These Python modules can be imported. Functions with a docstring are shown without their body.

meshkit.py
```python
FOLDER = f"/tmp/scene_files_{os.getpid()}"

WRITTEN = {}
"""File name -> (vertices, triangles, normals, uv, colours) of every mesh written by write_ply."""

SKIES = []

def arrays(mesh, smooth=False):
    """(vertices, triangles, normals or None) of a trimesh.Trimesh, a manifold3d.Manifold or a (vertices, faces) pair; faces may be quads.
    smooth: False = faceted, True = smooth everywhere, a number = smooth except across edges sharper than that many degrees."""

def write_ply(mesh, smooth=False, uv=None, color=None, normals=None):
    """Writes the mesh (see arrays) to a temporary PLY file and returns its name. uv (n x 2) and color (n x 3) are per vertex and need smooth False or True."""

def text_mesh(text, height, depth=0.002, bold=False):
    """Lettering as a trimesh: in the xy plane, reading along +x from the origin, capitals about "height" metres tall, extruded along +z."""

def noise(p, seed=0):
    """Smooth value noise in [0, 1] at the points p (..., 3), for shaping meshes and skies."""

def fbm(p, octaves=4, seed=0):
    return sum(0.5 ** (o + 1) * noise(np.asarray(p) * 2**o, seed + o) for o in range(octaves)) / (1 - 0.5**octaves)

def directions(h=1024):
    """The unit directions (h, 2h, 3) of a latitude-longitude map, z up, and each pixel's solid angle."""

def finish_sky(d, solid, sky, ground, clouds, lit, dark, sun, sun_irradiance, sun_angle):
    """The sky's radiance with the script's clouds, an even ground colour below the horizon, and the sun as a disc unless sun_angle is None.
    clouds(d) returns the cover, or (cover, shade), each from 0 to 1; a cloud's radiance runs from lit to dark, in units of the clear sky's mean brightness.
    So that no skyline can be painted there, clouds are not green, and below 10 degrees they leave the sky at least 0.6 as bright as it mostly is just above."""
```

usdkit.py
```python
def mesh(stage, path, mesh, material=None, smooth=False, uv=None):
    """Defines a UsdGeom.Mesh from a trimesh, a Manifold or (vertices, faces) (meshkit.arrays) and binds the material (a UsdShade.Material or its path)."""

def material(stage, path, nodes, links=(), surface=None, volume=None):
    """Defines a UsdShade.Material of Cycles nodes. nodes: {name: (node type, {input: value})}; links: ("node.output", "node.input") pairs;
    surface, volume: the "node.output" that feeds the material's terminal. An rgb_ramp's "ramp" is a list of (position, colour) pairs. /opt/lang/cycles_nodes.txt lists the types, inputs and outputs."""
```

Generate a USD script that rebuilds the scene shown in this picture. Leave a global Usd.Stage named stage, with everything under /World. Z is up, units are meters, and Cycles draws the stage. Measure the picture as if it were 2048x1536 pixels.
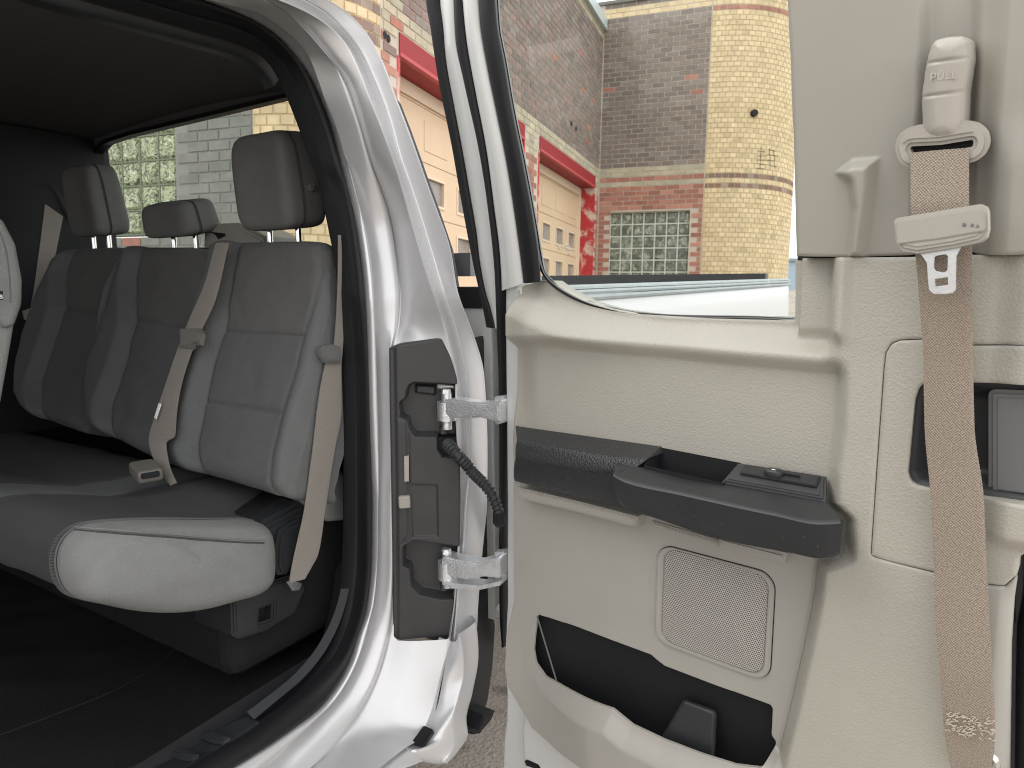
import math, random
import numpy as np
import trimesh, usdkit, meshkit
import manifold3d as m3
from shapely.geometry import Polygon
from pxr import Usd, UsdGeom, UsdLux, UsdShade, Gf, Sdf, Vt

random.seed(7); rng = np.random.default_rng(7)
stage = Usd.Stage.CreateInMemory()
UsdGeom.SetStageUpAxis(stage, UsdGeom.Tokens.z); UsdGeom.SetStageMetersPerUnit(stage, 1.0)
UsdGeom.Xform.Define(stage, '/World'); UsdGeom.Scope.Define(stage, '/World/Looks')

# ------------------------------------------------------------------ camera, sky, sun, exposure
FOC = 1400.0                       # focal length in pixels of a 2048 x 1536 frame
EXPOSURE = 0.0
SUN_DIR = np.array([0.50, 0.38, 0.80]); SUN_DIR /= np.linalg.norm(SUN_DIR)
SUN_I, SUN_ANGLE, SKY_K, CLOUD = 0.34, 35.0, 0.15, 12.0
CAM_T = np.array([-.704, .939, 1.28])            # where the photographer stands, in the truck's own frame

def unit(a): a = np.asarray(a, float); return a / np.linalg.norm(a)
_v1 = np.array([896, -223, FOC]); _v2 = np.array([-2189, -192, FOC])
_R = unit(_v1); _x = unit(_v2 - (_v2 @ _R) * _R); _y = -_R; _z = np.cross(_x, _y)
MT = np.stack([_x, _y, _z], 1)                   # truck axes in camera axes (right, down, forward)
_p, _r = math.radians(6.1), math.radians(1.1)
_f = np.array([0, math.cos(_p), -math.sin(_p)]); _a = np.array([1., 0, 0]); _u = np.cross(_a, _f)
_a2 = math.cos(_r) * _a + math.sin(_r) * _u; _u2 = -math.sin(_r) * _a + math.cos(_r) * _u
GC = np.stack([_a2, -_u2, _f])                   # rows: camera right, down, forward in a level frame
TL = GC.T @ MT                                   # truck frame -> level frame looking along the lens
_yw = TL[:, 1].copy(); _yw[2] = 0; _yw = unit(_yw); _zw = np.array([0, 0, 1.]); _xw = np.cross(_yw, _zw)
LW = np.stack([_xw, _yw, _zw])                   # level frame -> world (y along the truck)
RTW = LW @ TL                                    # truck -> world rotation
CAM_W = RTW @ CAM_T
RCW = LW @ GC.T                                  # camera axes -> world

cam = UsdGeom.Camera.Define(stage, '/World/camera')
_b = np.stack([RCW[:, 0], -RCW[:, 1], -RCW[:, 2]], 0)
_m = np.eye(4); _m[:3, :3] = _b; _m[3, :3] = CAM_W
UsdGeom.Xformable(cam).AddTransformOp().Set(Gf.Matrix4d(*_m.ravel().tolist()))
cam.CreateHorizontalApertureAttr(36.0); cam.CreateVerticalApertureAttr(27.0)
cam.CreateFocalLengthAttr(36.0 * FOC / 2048); cam.CreateClippingRangeAttr(Gf.Vec2f(.02, 2000))
cam.CreateExposureAttr(EXPOSURE); cam.CreateFStopAttr(13.0); cam.CreateFocusDistanceAttr(.98)

_el = math.asin(SUN_DIR[2]); _rot = math.atan2(SUN_DIR[0], SUN_DIR[1])
skymat = usdkit.material(stage, '/World/Looks/sky_look', {
    'sky': ('sky_texture', {'sky_type': 'single_scattering', 'sun_disc': False, 'sun_elevation': _el, 'sun_rotation': _rot, 'altitude': 150.0, 'aerosol_density': 2.0}),
    'tc': ('texture_coordinate', {}),
    'n': ('noise_texture', {'scale': 1.6, 'detail': 5.0, 'roughness': .55}),
    'r': ('rgb_ramp', {'ramp': [(.25, (.93, .93, .93)), (.6, (1, 1, 1))]}),
    'cl': ('color', {'value': (CLOUD * 1.02, CLOUD * 1.015, CLOUD * 1.02)}),
    'mx': ('mix_color', {'blend_type': 'mix'}),
    'bg': ('background_shader', {'strength': SKY_K})},
    [('tc.generated', 'n.vector'), ('n.fac', 'r.fac'), ('r.color', 'mx.fac'),
     ('sky.color', 'mx.a'), ('cl.color', 'mx.b'), ('mx.result', 'bg.color')], surface='bg.background')
sky = UsdLux.DomeLight.Define(stage, '/World/sky')
UsdShade.MaterialBindingAPI.Apply(sky.GetPrim()).Bind(skymat)
sky.GetPrim().SetCustomDataByKey('kind', 'structure')
sun = UsdLux.DistantLight.Define(stage, '/World/sun')
sun.CreateNormalizeAttr(True); sun.CreateIntensityAttr(SUN_I); sun.CreateAngleAttr(SUN_ANGLE); sun.CreateColorAttr(Gf.Vec3f(1, .965, .91))
_zz = SUN_DIR; _xx = unit(np.cross([0, 0, 1], _zz)); _yy = np.cross(_zz, _xx); _m = np.eye(4); _m[:3, :3] = np.stack([_xx, _yy, _zz])
UsdGeom.Xformable(sun).AddTransformOp().Set(Gf.Matrix4d(*_m.ravel().tolist()))

# ------------------------------------------------------------------ materials
def mat(name, col, rough=.5, metal=0., bump=None, coat=0., var=None, spec=None, weave=None, bump2=None, sheen=0.):
    """bump = (kind, scale, distance); var = (scale, second colour, amount)"""
    nodes = {'p': ('principled_bsdf', {'base_color': col, 'roughness': rough, 'metallic': metal}), 'tc': ('texture_coordinate', {})}
    p = nodes['p'][1]; links = []
    if coat: p['coat_weight'] = coat; p['coat_roughness'] = .08
    if spec is not None: p['specular_ior_level'] = spec
    if sheen: p['sheen_weight'] = sheen; p['sheen_roughness'] = .5
    if var:
        sc, c2, lo, hi = var
        nodes['vn'] = ('noise_texture', {'scale': sc, 'detail': 6.0, 'roughness': .6}); nodes['vr'] = ('rgb_ramp', {'ramp': [(lo, col), (hi, c2)]})
        links += [('tc.object', 'vn.vector'), ('vn.fac', 'vr.fac'), ('vr.color', 'p.base_color')]
    last = None
    for i, bb in enumerate([x for x in (bump, bump2) if x]):
        kind, sc, dist = bb; t, b = f't{i}', f'b{i}'
        if kind == 'voronoi':
            nodes[t] = ('voronoi_texture', {'scale': sc, 'feature': 'smooth_f1', 'smoothness': .6}); out = t + '.distance'
        elif kind == 'noise':
            nodes[t] = ('noise_texture', {'scale': sc, 'detail': 3.0}); out = t + '.fac'
        nodes[b] = ('bump', {'strength': 1.0, 'distance': dist})
        links += [('tc.object', t + '.vector'), (out, b + '.height')]
        if last: links.append((last, b + '.normal'))
        last = b + '.normal'
    if last: links.append((last, 'p.normal'))
    return usdkit.material(stage, '/World/Looks/' + name, nodes, links, surface='p.BSDF')

def fabric(name, col, c2, sc=900.0):
    return usdkit.material(stage, '/World/Looks/' + name, {
        'tc': ('texture_coordinate', {}), 'm': ('mapping', {'scale': (1, 1, 1), 'rotation': (.3, .5, .8)}),
        'v': ('voronoi_texture', {'scale': sc, 'feature': 'f1'}), 'n': ('noise_texture', {'scale': 40.0, 'detail': 6.0}),
        'r': ('rgb_ramp', {'ramp': [(.1, c2), (.8, col)]}), 'r2': ('rgb_ramp', {'ramp': [(.3, (.96, .96, .96)), (.7, (1.03, 1.03, 1.03))]}),
        'mx': ('mix_color', {'blend_type': 'multiply', 'fac': 1.0}), 'b': ('bump', {'distance': .0006, 'strength': .7}),
        'p': ('principled_bsdf', {'roughness': .88, 'specular_ior_level': .15, 'sheen_weight': .03, 'sheen_roughness': .5})},
        [('tc.object', 'm.vector'), ('m.vector', 'v.vector'), ('tc.object', 'n.vector'), ('v.distance', 'r.fac'), ('n.fac', 'r2.fac'), ('r.color', 'mx.a'), ('r2.color', 'mx.b'),
         ('mx.result', 'p.base_color'), ('v.distance', 'b.height'), ('b.normal', 'p.normal')], surface='p.BSDF')

def webbing_mat(name, col, c2):
    """woven belt: st runs across (metres) and along (metres)"""
    return usdkit.material(stage, '/World/Looks/' + name, {
        'st': ('attribute', {'attribute': 'st'}), 'm1': ('mapping', {'rotation': (0, 0, .62), 'scale': (520, 520, 1)}), 'm2': ('mapping', {'rotation': (0, 0, -.55), 'scale': (300, 420, 1)}),
        'v': ('voronoi_texture', {'scale': 1.0, 'dimensions': '2D', 'randomness': .25}), 'n': ('noise_texture', {'scale': 1.2, 'detail': 3.0}),
        'r': ('rgb_ramp', {'ramp': [(.08, (min(1, col[0] * 1.45), min(1, col[1] * 1.45), min(1, col[2] * 1.45))), (.3, col), (.7, c2)]}),
        'r2': ('rgb_ramp', {'ramp': [(.3, (.8, .8, .8)), (.7, (1.08, 1.08, 1.08))]}), 'mx': ('mix_color', {'blend_type': 'multiply', 'fac': 1.0}),
        'b': ('bump', {'distance': .0009, 'strength': .9, 'invert': True}), 'p': ('principled_bsdf', {'roughness': .5, 'specular_ior_level': .45, 'sheen_weight': .3})},
        [('st.vector', 'm1.vector'), ('st.vector', 'm2.vector'), ('m1.vector', 'v.vector'), ('m2.vector', 'n.vector'), ('v.distance', 'r.fac'), ('n.fac', 'r2.fac'), ('r.color', 'mx.a'), ('r2.color', 'mx.b'),
         ('mx.result', 'p.base_color'), ('v.distance', 'b.height'), ('b.normal', 'p.normal')], surface='p.BSDF')

def glass_mat(name, tint, gloss=1.0, film=0.):  # last argument paints reflected haze into the pane as a pale diffuse layer
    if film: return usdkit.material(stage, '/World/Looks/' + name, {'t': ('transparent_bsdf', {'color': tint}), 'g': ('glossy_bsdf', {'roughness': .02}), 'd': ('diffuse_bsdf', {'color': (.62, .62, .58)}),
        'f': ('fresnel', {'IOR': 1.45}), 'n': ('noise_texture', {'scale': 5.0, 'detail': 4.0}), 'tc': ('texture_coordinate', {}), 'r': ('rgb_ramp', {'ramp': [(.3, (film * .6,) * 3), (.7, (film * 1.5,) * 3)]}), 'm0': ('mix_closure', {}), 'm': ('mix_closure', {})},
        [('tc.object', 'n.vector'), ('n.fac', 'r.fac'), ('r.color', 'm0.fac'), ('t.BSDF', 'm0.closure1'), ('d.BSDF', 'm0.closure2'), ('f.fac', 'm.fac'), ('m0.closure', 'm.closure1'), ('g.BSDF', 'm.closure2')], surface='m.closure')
    return usdkit.material(stage, '/World/Looks/' + name, {'t': ('transparent_bsdf', {'color': tint}), 'g': ('glossy_bsdf', {'roughness': .02, 'color': (gloss,) * 3}),
        'f': ('fresnel', {'IOR': 1.45}), 'm': ('mix_closure', {})}, [('f.fac', 'm.fac'), ('t.BSDF', 'm.closure1'), ('g.BSDF', 'm.closure2')], surface='m.closure')

def tone_mat(name, rough, noise_scale, dist, gain=1.0, stain=None):
    nodes = {'a': ('attribute', {'attribute': 'tone'}), 'tc': ('texture_coordinate', {}), 'n': ('noise_texture', {'scale': noise_scale, 'detail': 6.0, 'roughness': .65}),
             'r': ('rgb_ramp', {'ramp': [(.25, (.78, .78, .78)), (.75, (1.16, 1.15, 1.13))]}), 'mx': ('mix_color', {'blend_type': 'multiply', 'fac': 1.0}),
             'b': ('bump', {'distance': dist}), 'p': ('principled_bsdf', {'roughness': rough, 'specular_ior_level': .3})}
    links = [('tc.object', 'n.vector'), ('n.fac', 'r.fac'), ('a.color', 'mx.a'), ('r.color', 'mx.b'), ('n.fac', 'b.height'), ('b.normal', 'p.normal')]
    src = 'mx.result'
    if stain:
        nodes['sn'] = ('noise_texture', {'scale': .9, 'detail': 5.0, 'roughness': .6}); nodes['sr'] = ('rgb_ramp', {'ramp': [(.46, (0, 0, 0)), (.75, (stain[3],) * 3)]})
        nodes['sm'] = ('mix_color', {'b': stain[:3]}); links += [('tc.object', 'sn.vector'), ('sn.fac', 'sr.fac'), ('sr.color', 'sm.fac'), (src, 'sm.a')]; src = 'sm.result'
    links.append((src, 'p.base_color'))
    return usdkit.material(stage, '/World/Looks/' + name, nodes, links, surface='p.BSDF')

M = {}
M['trim'] = mat('trim_grained', (.372, .354, .306), .5, bump=('voronoi', 420.0, .00042), bump2=('noise', 1000.0, .00015), var=(7.0, (.355, .338, .292), .4, .65))
M['trim_smooth'] = mat('trim_smooth', (.352, .338, .303), .42, bump=('noise', 1100.0, .00012), var=(9.0, (.335, .322, .288), .4, .65))
M['pillar'] = mat('pillar_plastic', (.312, .296, .258), .42, bump=('noise', 1000.0, .00010), var=(5.0, (.298, .283, .247), .4, .65))
M['clip'] = mat('belt_plastic', (.345, .322, .28), .38, bump=('noise', 700.0, .00008))
M['black'] = mat('black_plastic', (.0125, .0138, .0150), .44, bump=('noise', 900.0, .00018), var=(14.0, (.020, .021, .023), .4, .7), spec=.5)
M['blackgrain'] = mat('black_grained', (.017, .0176, .019), .38, bump=('voronoi', 380.0, .0006), bump2=('noise', 900.0, .0002))
M['blackmatte'] = mat('black_matte', (.012, .0125, .014), .65, bump=('noise', 600.0, .0002), spec=.25)
M['cover'] = mat('hinge_cover_plastic', (.030, .030, .031), .46, bump=('noise', 900.0, .00015), var=(12.0, (.038, .038, .038), .4, .7))
M['rubber'] = mat('rubber', (.0065, .0068, .0078), .45, bump=('noise', 500.0, .0002), spec=.3)
M['greyplastic'] = mat('grey_plastic', (.12, .12, .12), .4, bump=('noise', 800.0, .00012))
M['paint'] = mat('silver_paint', (.60, .60, .605), .36, metal=.58, coat=.3, bump=('noise', 5.0, .0003))
M['paintin'] = mat('silver_paint_inner', (.58, .585, .57), .42, metal=.2, coat=.3, bump=('noise', 7.0, .0004))
M['zinc'] = mat('zinc_cast', (.72, .73, .74), .30, metal=.85, bump=('noise', 260.0, .0011), var=(40.0, (.58, .59, .60), .35, .7))
M['chrome'] = mat('chrome', (.75, .75, .74), .12, metal=1.0)
M['steel'] = mat('steel_plate', (.50, .51, .51), .28, metal=.95, bump=('noise', 120.0, .0002))
M['seatdark'] = fabric('seat_charcoal', (.072, .0725, .076), (.034, .0345, .037))
M['seatup'] = fabric('seat_upper_charcoal', (.142, .141, .137), (.070, .0695, .067))
M['seatlight'] = fabric('seat_grey', (.225, .23, .222), (.14, .143, .138))
M['seatmid'] = fabric('seat_mid_grey', (.140, .146, .145), (.080, .084, .083))
M['seatins'] = fabric('seat_back_charcoal', (.140, .140, .143), (.068, .068, .070))
M['restraint'] = fabric('restraint_grey', (.160, .160, .153), (.082, .082, .078))
M['thread'] = mat('seat_thread', (.10, .10, .10), .8)
M['carpet'] = mat('carpet', (.020, .0195, .0195), .95, bump=('noise', 420.0, .003), spec=.1)
M['headliner'] = mat('headliner', (.075, .075, .078), .9, bump=('noise', 900.0, .0004), spec=.1)
M['web'] = webbing_mat('webbing_taupe', (.29, .235, .182), (.165, .13, .10))
M['webgrey'] = webbing_mat('webbing_grey', (.235, .210, .180), (.14, .125, .108))
M['stitch'] = mat('belt_stitch', (.46, .41, .335), .6)
M['grille'] = usdkit.material(stage, '/World/Looks/speaker_mesh', {
    'st': ('attribute', {'attribute': 'st'}), 'v': ('voronoi_texture', {'dimensions': '2D', 'scale': 1.0, 'randomness': 0.0}),
    'r': ('rgb_ramp', {'ramp': [(.30, (.05, .048, .045)), (.42, (.47, .44, .40))]}), 'b': ('bump', {'distance': .0012, 'strength': .8}), 'p': ('principled_bsdf', {'roughness': .45})},
    [('st.vector', 'v.vector'), ('v.distance', 'r.fac'), ('r.color', 'p.base_color'), ('v.distance', 'b.height'), ('b.normal', 'p.normal')], surface='p.BSDF')
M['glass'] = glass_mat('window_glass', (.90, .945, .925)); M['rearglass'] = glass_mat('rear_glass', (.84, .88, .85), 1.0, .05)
M['buckle'] = mat('buckle_plastic', (.13, .12, .107), .5)
M['gasketlip'] = mat('gasket_lip', (.06, .075, .072), .35)
M['white'] = mat('white_print', (.8, .8, .8), .5)
M['greyprint'] = mat('grey_print', (.40, .37, .34), .5)
M['rail'] = mat('bed_rail_plastic', (.30, .34, .345), .5, bump=('noise', 120.0, .0006), var=(18.0, (.36, .40, .405), .35, .7))

# ------------------------------------------------------------------ helpers
used = {}
def path(parent, name):
    k = used.get((parent, name), 0); used[(parent, name)] = k + 1
    return f'{parent}/{name}' + (f'_{k:03d}' if k else '')
def tag(prim, **kw):
    p = prim.GetPrim() if hasattr(prim, 'GetPrim') else prim
    for k, v in kw.items(): p.SetCustomDataByKey(k, v)
    return p
def obj(parent, name, mesh, material, smooth=False, uv=None, tone=None, **kw):
    q = path(parent, name)
    if isinstance(mesh, list): mesh = trimesh.util.concatenate([tm(x) for x in mesh])
    m = usdkit.mesh(stage, q, mesh, M.get(material, material) if isinstance(material, str) else material, smooth, uv)
    if tone is not None:
        UsdGeom.PrimvarsAPI(m).CreatePrimvar('tone', Sdf.ValueTypeNames.Color3fArray, 'vertex').Set(Vt.Vec3fArray.FromNumpy(np.asarray(tone, np.float32)))
    tag(m, **kw); return q
def group(parent, name, **kw):
    q = path(parent, name); x = UsdGeom.Xform.Define(stage, q); tag(x, **kw); return q
def tm(x):
    if hasattr(x, 'to_mesh'):
        k = x.to_mesh(); return trimesh.Trimesh(k.vert_properties[:, :3], k.tri_verts, process=False)
    if isinstance(x, tuple):
        v, f, _ = meshkit.arrays(x); return trimesh.Trimesh(v, f, process=False)
    return x

def ray(p):
    p = np.atleast_2d(np.asarray(p, float)); return np.stack([(p[:, 0] - 1024) / FOC, (p[:, 1] - 768) / FOC, np.ones(len(p))], 1) @ MT
def hit(p, o, n):
    d = ray(p); return CAM_T + d * (((np.asarray(o) - CAM_T) @ n) / (d @ n))[:, None]
def hx(p, x): return hit(p, [x, 0, 0], np.array([1., 0, 0]))
def hy(p, y): return hit(p, [0, y, 0], np.array([0, 1., 0]))
def hz(p, z): return hit(p, [0, 0, z], np.array([0, 0, 1.]))
TUM, ZT = .22, 1.25
def hbody(p, off):
    """on the truck's side at depth off inside the skin; above the belt line the side leans inwards"""
    d = ray(p); off = np.broadcast_to(off, len(d)); a = CAM_T + d * ((off - CAM_T[0]) / d[:, 0])[:, None]; nn_ = np.array([1, 0, -TUM]); b = CAM_T + d * ((off - CAM_T[0] - TUM * (ZT - CAM_T[2])) / (d @ nn_))[:, None]; return np.where((a[:, 2:] > ZT), b, a)

class Fr:
    def __init__(s, o, u, v):
        s.o = np.asarray(o, float); s.u = unit(u); s.n = unit(np.cross(s.u, v)); s.v = np.cross(s.n, s.u)
    def px(s, p, n=0.):
        p = np.atleast_2d(np.asarray(p, float)); n = np.broadcast_to(n, len(p)); d = ray(p)
        t = ((s.o - CAM_T) @ s.n + n) / (d @ s.n); w = CAM_T + d * t[:, None] - s.o
        return np.stack([w @ s.u, w @ s.v], 1)
    def pt(s, uv, n=0.):
        uv = np.asarray(uv, float); n = np.broadcast_to(n, len(uv))
        return s.o + uv[:, :1] * s.u + uv[:, 1:2] * s.v + n[:, None] * s.n
    def p3(s, p, n=0.): return s.pt(s.px(p, n), n)

def resample(c, k, dense=None):
    """points of an open polyline at k equal steps, after rounding it with a spline"""
    c = np.asarray(c, float)
    d = np.r_[0, np.cumsum(np.linalg.norm(np.diff(c, axis=0), axis=1))]
    if len(c) > 2:
        from scipy.interpolate import PchipInterpolator
        q = PchipInterpolator(d, c)(np.linspace(0, d[-1], 400))
    else: q = np.array([np.interp(np.linspace(0, d[-1], 400), d, c[:, i]) for i in range(c.shape[1])]).T
    d = np.r_[0, np.cumsum(np.linalg.norm(np.diff(q, axis=0), axis=1))]
    return np.array([np.interp(np.linspace(0, d[-1], k), d, q[:, i]) for i in range(q.shape[1])]).T
def loft(curves, close=False):
    c = [np.asarray(x) for x in curves]; k = len(c[0]); V = np.concatenate(c); F = []
    rows = len(c)
    for i in range(rows if close else rows - 1):
        a, b = i * k, ((i + 1) % rows) * k; j = np.arange(k - 1)
        F.append(np.stack([a + j, a + j + 1, b + j + 1], 1)); F.append(np.stack([a + j, b + j + 1, b + j], 1))
    return trimesh.Trimesh(V, np.concatenate(F), process=False)
def dens(rows, per=4):
    """smooth interpolation across the rows of a loft"""
    from scipy.interpolate import PchipInterpolator
    R = np.stack(rows); t = np.arange(len(rows)); return list(PchipInterpolator(t, R, axis=0)(np.linspace(0, len(rows) - 1, (len(rows) - 1) * per + 1)))
def tube(pts, r, sides=10, cap=True):
    pts = np.asarray(pts, float); k = len(pts); r = np.broadcast_to(r, k)
    t = np.gradient(pts, axis=0); t /= np.linalg.norm(t, axis=1)[:, None]
    a = unit(np.cross(t[0], [.3, .5, .8])); rings = []
    for i in range(k):
        a = unit(a - (a @ t[i]) * t[i]); b = np.cross(t[i], a); an = np.linspace(0, 2 * np.pi, sides, endpoint=False)
        rings.append(pts[i] + r[i] * (np.cos(an)[:, None] * a + np.sin(an)[:, None] * b))
    V = np.concatenate(rings); F = []
    for i in range(k - 1):
        for j in range(sides):
            a0, a1 = i * sides + j, i * sides + (j + 1) % sides; F += [(a0, a1, a1 + sides), (a0, a1 + sides, a0 + sides)]
    if cap:
        for e, o in ((0, -1), (k - 1, 1)):
            V = np.vstack([V, pts[e]]); c = len(V) - 1
            for j in range(sides):
                x, y_ = e * sides + j, e * sides + (j + 1) % sides; F.append((c, x, y_) if o > 0 else (c, y_, x))
    return trimesh.Trimesh(V, F, process=False)
def ellipsoidbox(c, hx_, hy_, hz_, p=4.0, ax=None, sub=5):
    s = trimesh.creation.icosphere(subdivisions=sub); v = s.vertices; k = (np.abs(v) ** p).sum(1) ** (-1 / p); v = v * k[:, None] * [hx_, hy_, hz_]
    A = np.eye(3) if ax is None else np.stack([unit(a) for a in ax]); return trimesh.Trimesh(v @ A + c, s.faces, process=False)
def rbox(c, size, r=.004, ax=None):
    """box with rounded edges (hull of eight small spheres)"""
    h = np.maximum(np.asarray(size, float) / 2 - r, 1e-4); ms = [m3.Manifold.sphere(r, 12).translate(tuple(float(q) for q in h * sg)) for sg in np.array(np.meshgrid([-1, 1], [-1, 1], [-1, 1])).reshape(3, -1).T]
    t = tm(m3.Manifold.batch_hull(ms)); A = np.eye(3) if ax is None else np.stack([unit(a) for a in ax]); t.vertices = t.vertices @ A + c; return t
def box(a, b):
    a, b = np.minimum(a, b), np.maximum(a, b); return trimesh.creation.box(b - a, trimesh.transformations.translation_matrix((a + b) / 2))
def hullpts(pts, r, seg=14):
    return tm(m3.Manifold.batch_hull([m3.Manifold.sphere(float(r), seg).translate(tuple(map(float, p))) for p in pts]))
def prism(fr, uv, n0, n1, holes=(), r=0., ch=0.):
    """outline extruded between two depths of a frame, with an optional chamfer on the near rim"""
    P = Polygon(uv, [h for h in holes]).buffer(0)
    if r: P = P.buffer(-r).buffer(2 * r, quad_segs=6).buffer(-r, quad_segs=6)
    out = []
    def ext(Q, a, b):
        for g in getattr(Q, 'geoms', [Q]):
            if g.is_empty: continue
            e = trimesh.creation.extrude_polygon(g, b - a, engine='earcut'); e.vertices[:, 2] += a; out.append(e)
    ext(P, n0, n1 - ch)
    if ch: ext(P.buffer(-ch), n1 - ch, n1 - ch * .35); ext(P.buffer(-ch * 2), n1 - ch * .35, n1)
    t = trimesh.util.concatenate(out); v = t.vertices.copy(); t.vertices = fr.pt(v[:, :2], v[:, 2]); return t
def rpoly(uv, r):
    P = Polygon(uv).buffer(0)
    if r: P = P.buffer(-r).buffer(2 * r, quad_segs=8).buffer(-r, quad_segs=8)
    if hasattr(P, 'geoms'): P = max(P.geoms, key=lambda g: g.area)
    return np.array(P.exterior.coords)[:-1]
def pdist(poly, U, V, closed=True):
    P = np.asarray(poly); Q = np.roll(P, -1, 0) if closed else P[1:]; P = P if closed else P[:-1]
    d = np.full(U.shape, 1e9); ins = np.zeros(U.shape, bool)
    for (x0, y0), (x1, y1) in zip(P, Q):
        dx, dy = x1 - x0, y1 - y0; L = dx * dx + dy * dy + 1e-18
        t = np.clip(((U - x0) * dx + (V - y0) * dy) / L, 0, 1); d = np.minimum(d, (U - x0 - t * dx) ** 2 + (V - y0 - t * dy) ** 2)
        if closed:
            c = (y0 > V) != (y1 > V); ins ^= c & (U < dx * (V - y0) / (dy if abs(dy) > 1e-15 else 1e-15) + x0)
    d = np.sqrt(d); return np.where(ins, -d, d) if closed else d
def sstep(x): x = np.clip(x, 0, 1); return x * x * (3 - 2 * x)
def clip(A, F, w):
    s = w < 0; cnt = s[F].sum(1); keep = F[cnt == 3]; new = [keep]; ek = {}
    T = F[(cnt == 1) | (cnt == 2)]; pts = []; base = len(A)
    def e(i, j):
        k = (i, j) if i < j else (j, i)
        if k not in ek: ek[k] = base + len(pts); t = w[k[0]] / (w[k[0]] - w[k[1]]); pts.append(A[k[0]] * (1 - t) + A[k[1]] * t)
        return ek[k]
    add = []
    for a, b, c in T.tolist():
        n = int(s[a]) + int(s[b]) + int(s[c])
        for _ in range(3):
            if n == 1 and s[a] or n == 2 and not s[a]: break
            a, b, c = b, c, a
        if n == 1: add.append((a, e(a, b), e(a, c)))
        else:
            p, q = e(a, b), e(a, c); add += [(p, b, c), (p, c, q)]
    A2 = np.vstack([A] + ([np.array(pts)] if pts else [])); F2 = np.vstack([keep] + ([np.array(add)] if add else []))
    u, inv = np.unique(F2, return_inverse=True); return A2[u], inv.reshape(F2.shape)
def skirt(V, F, d):
    ed = np.vstack([F[:, [0, 1]], F[:, [1, 2]], F[:, [2, 0]]]); k = np.sort(ed, 1); _, idx, ct = np.unique(k, axis=0, return_index=True, return_counts=True)
    b = ed[idx[ct == 1]]; n = len(V); a0, a1 = V[b[:, 0]], V[b[:, 1]]; m = len(b)
    V2 = np.vstack([V, a0, a1, a1 + d, a0 + d]); i = np.arange(m); F2 = np.vstack([F, np.stack([n + m + i, n + i, n + 2 * m + i], 1), np.stack([n + i, n + 3 * m + i, n + 2 * m + i], 1)])
    return V2, F2
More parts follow.
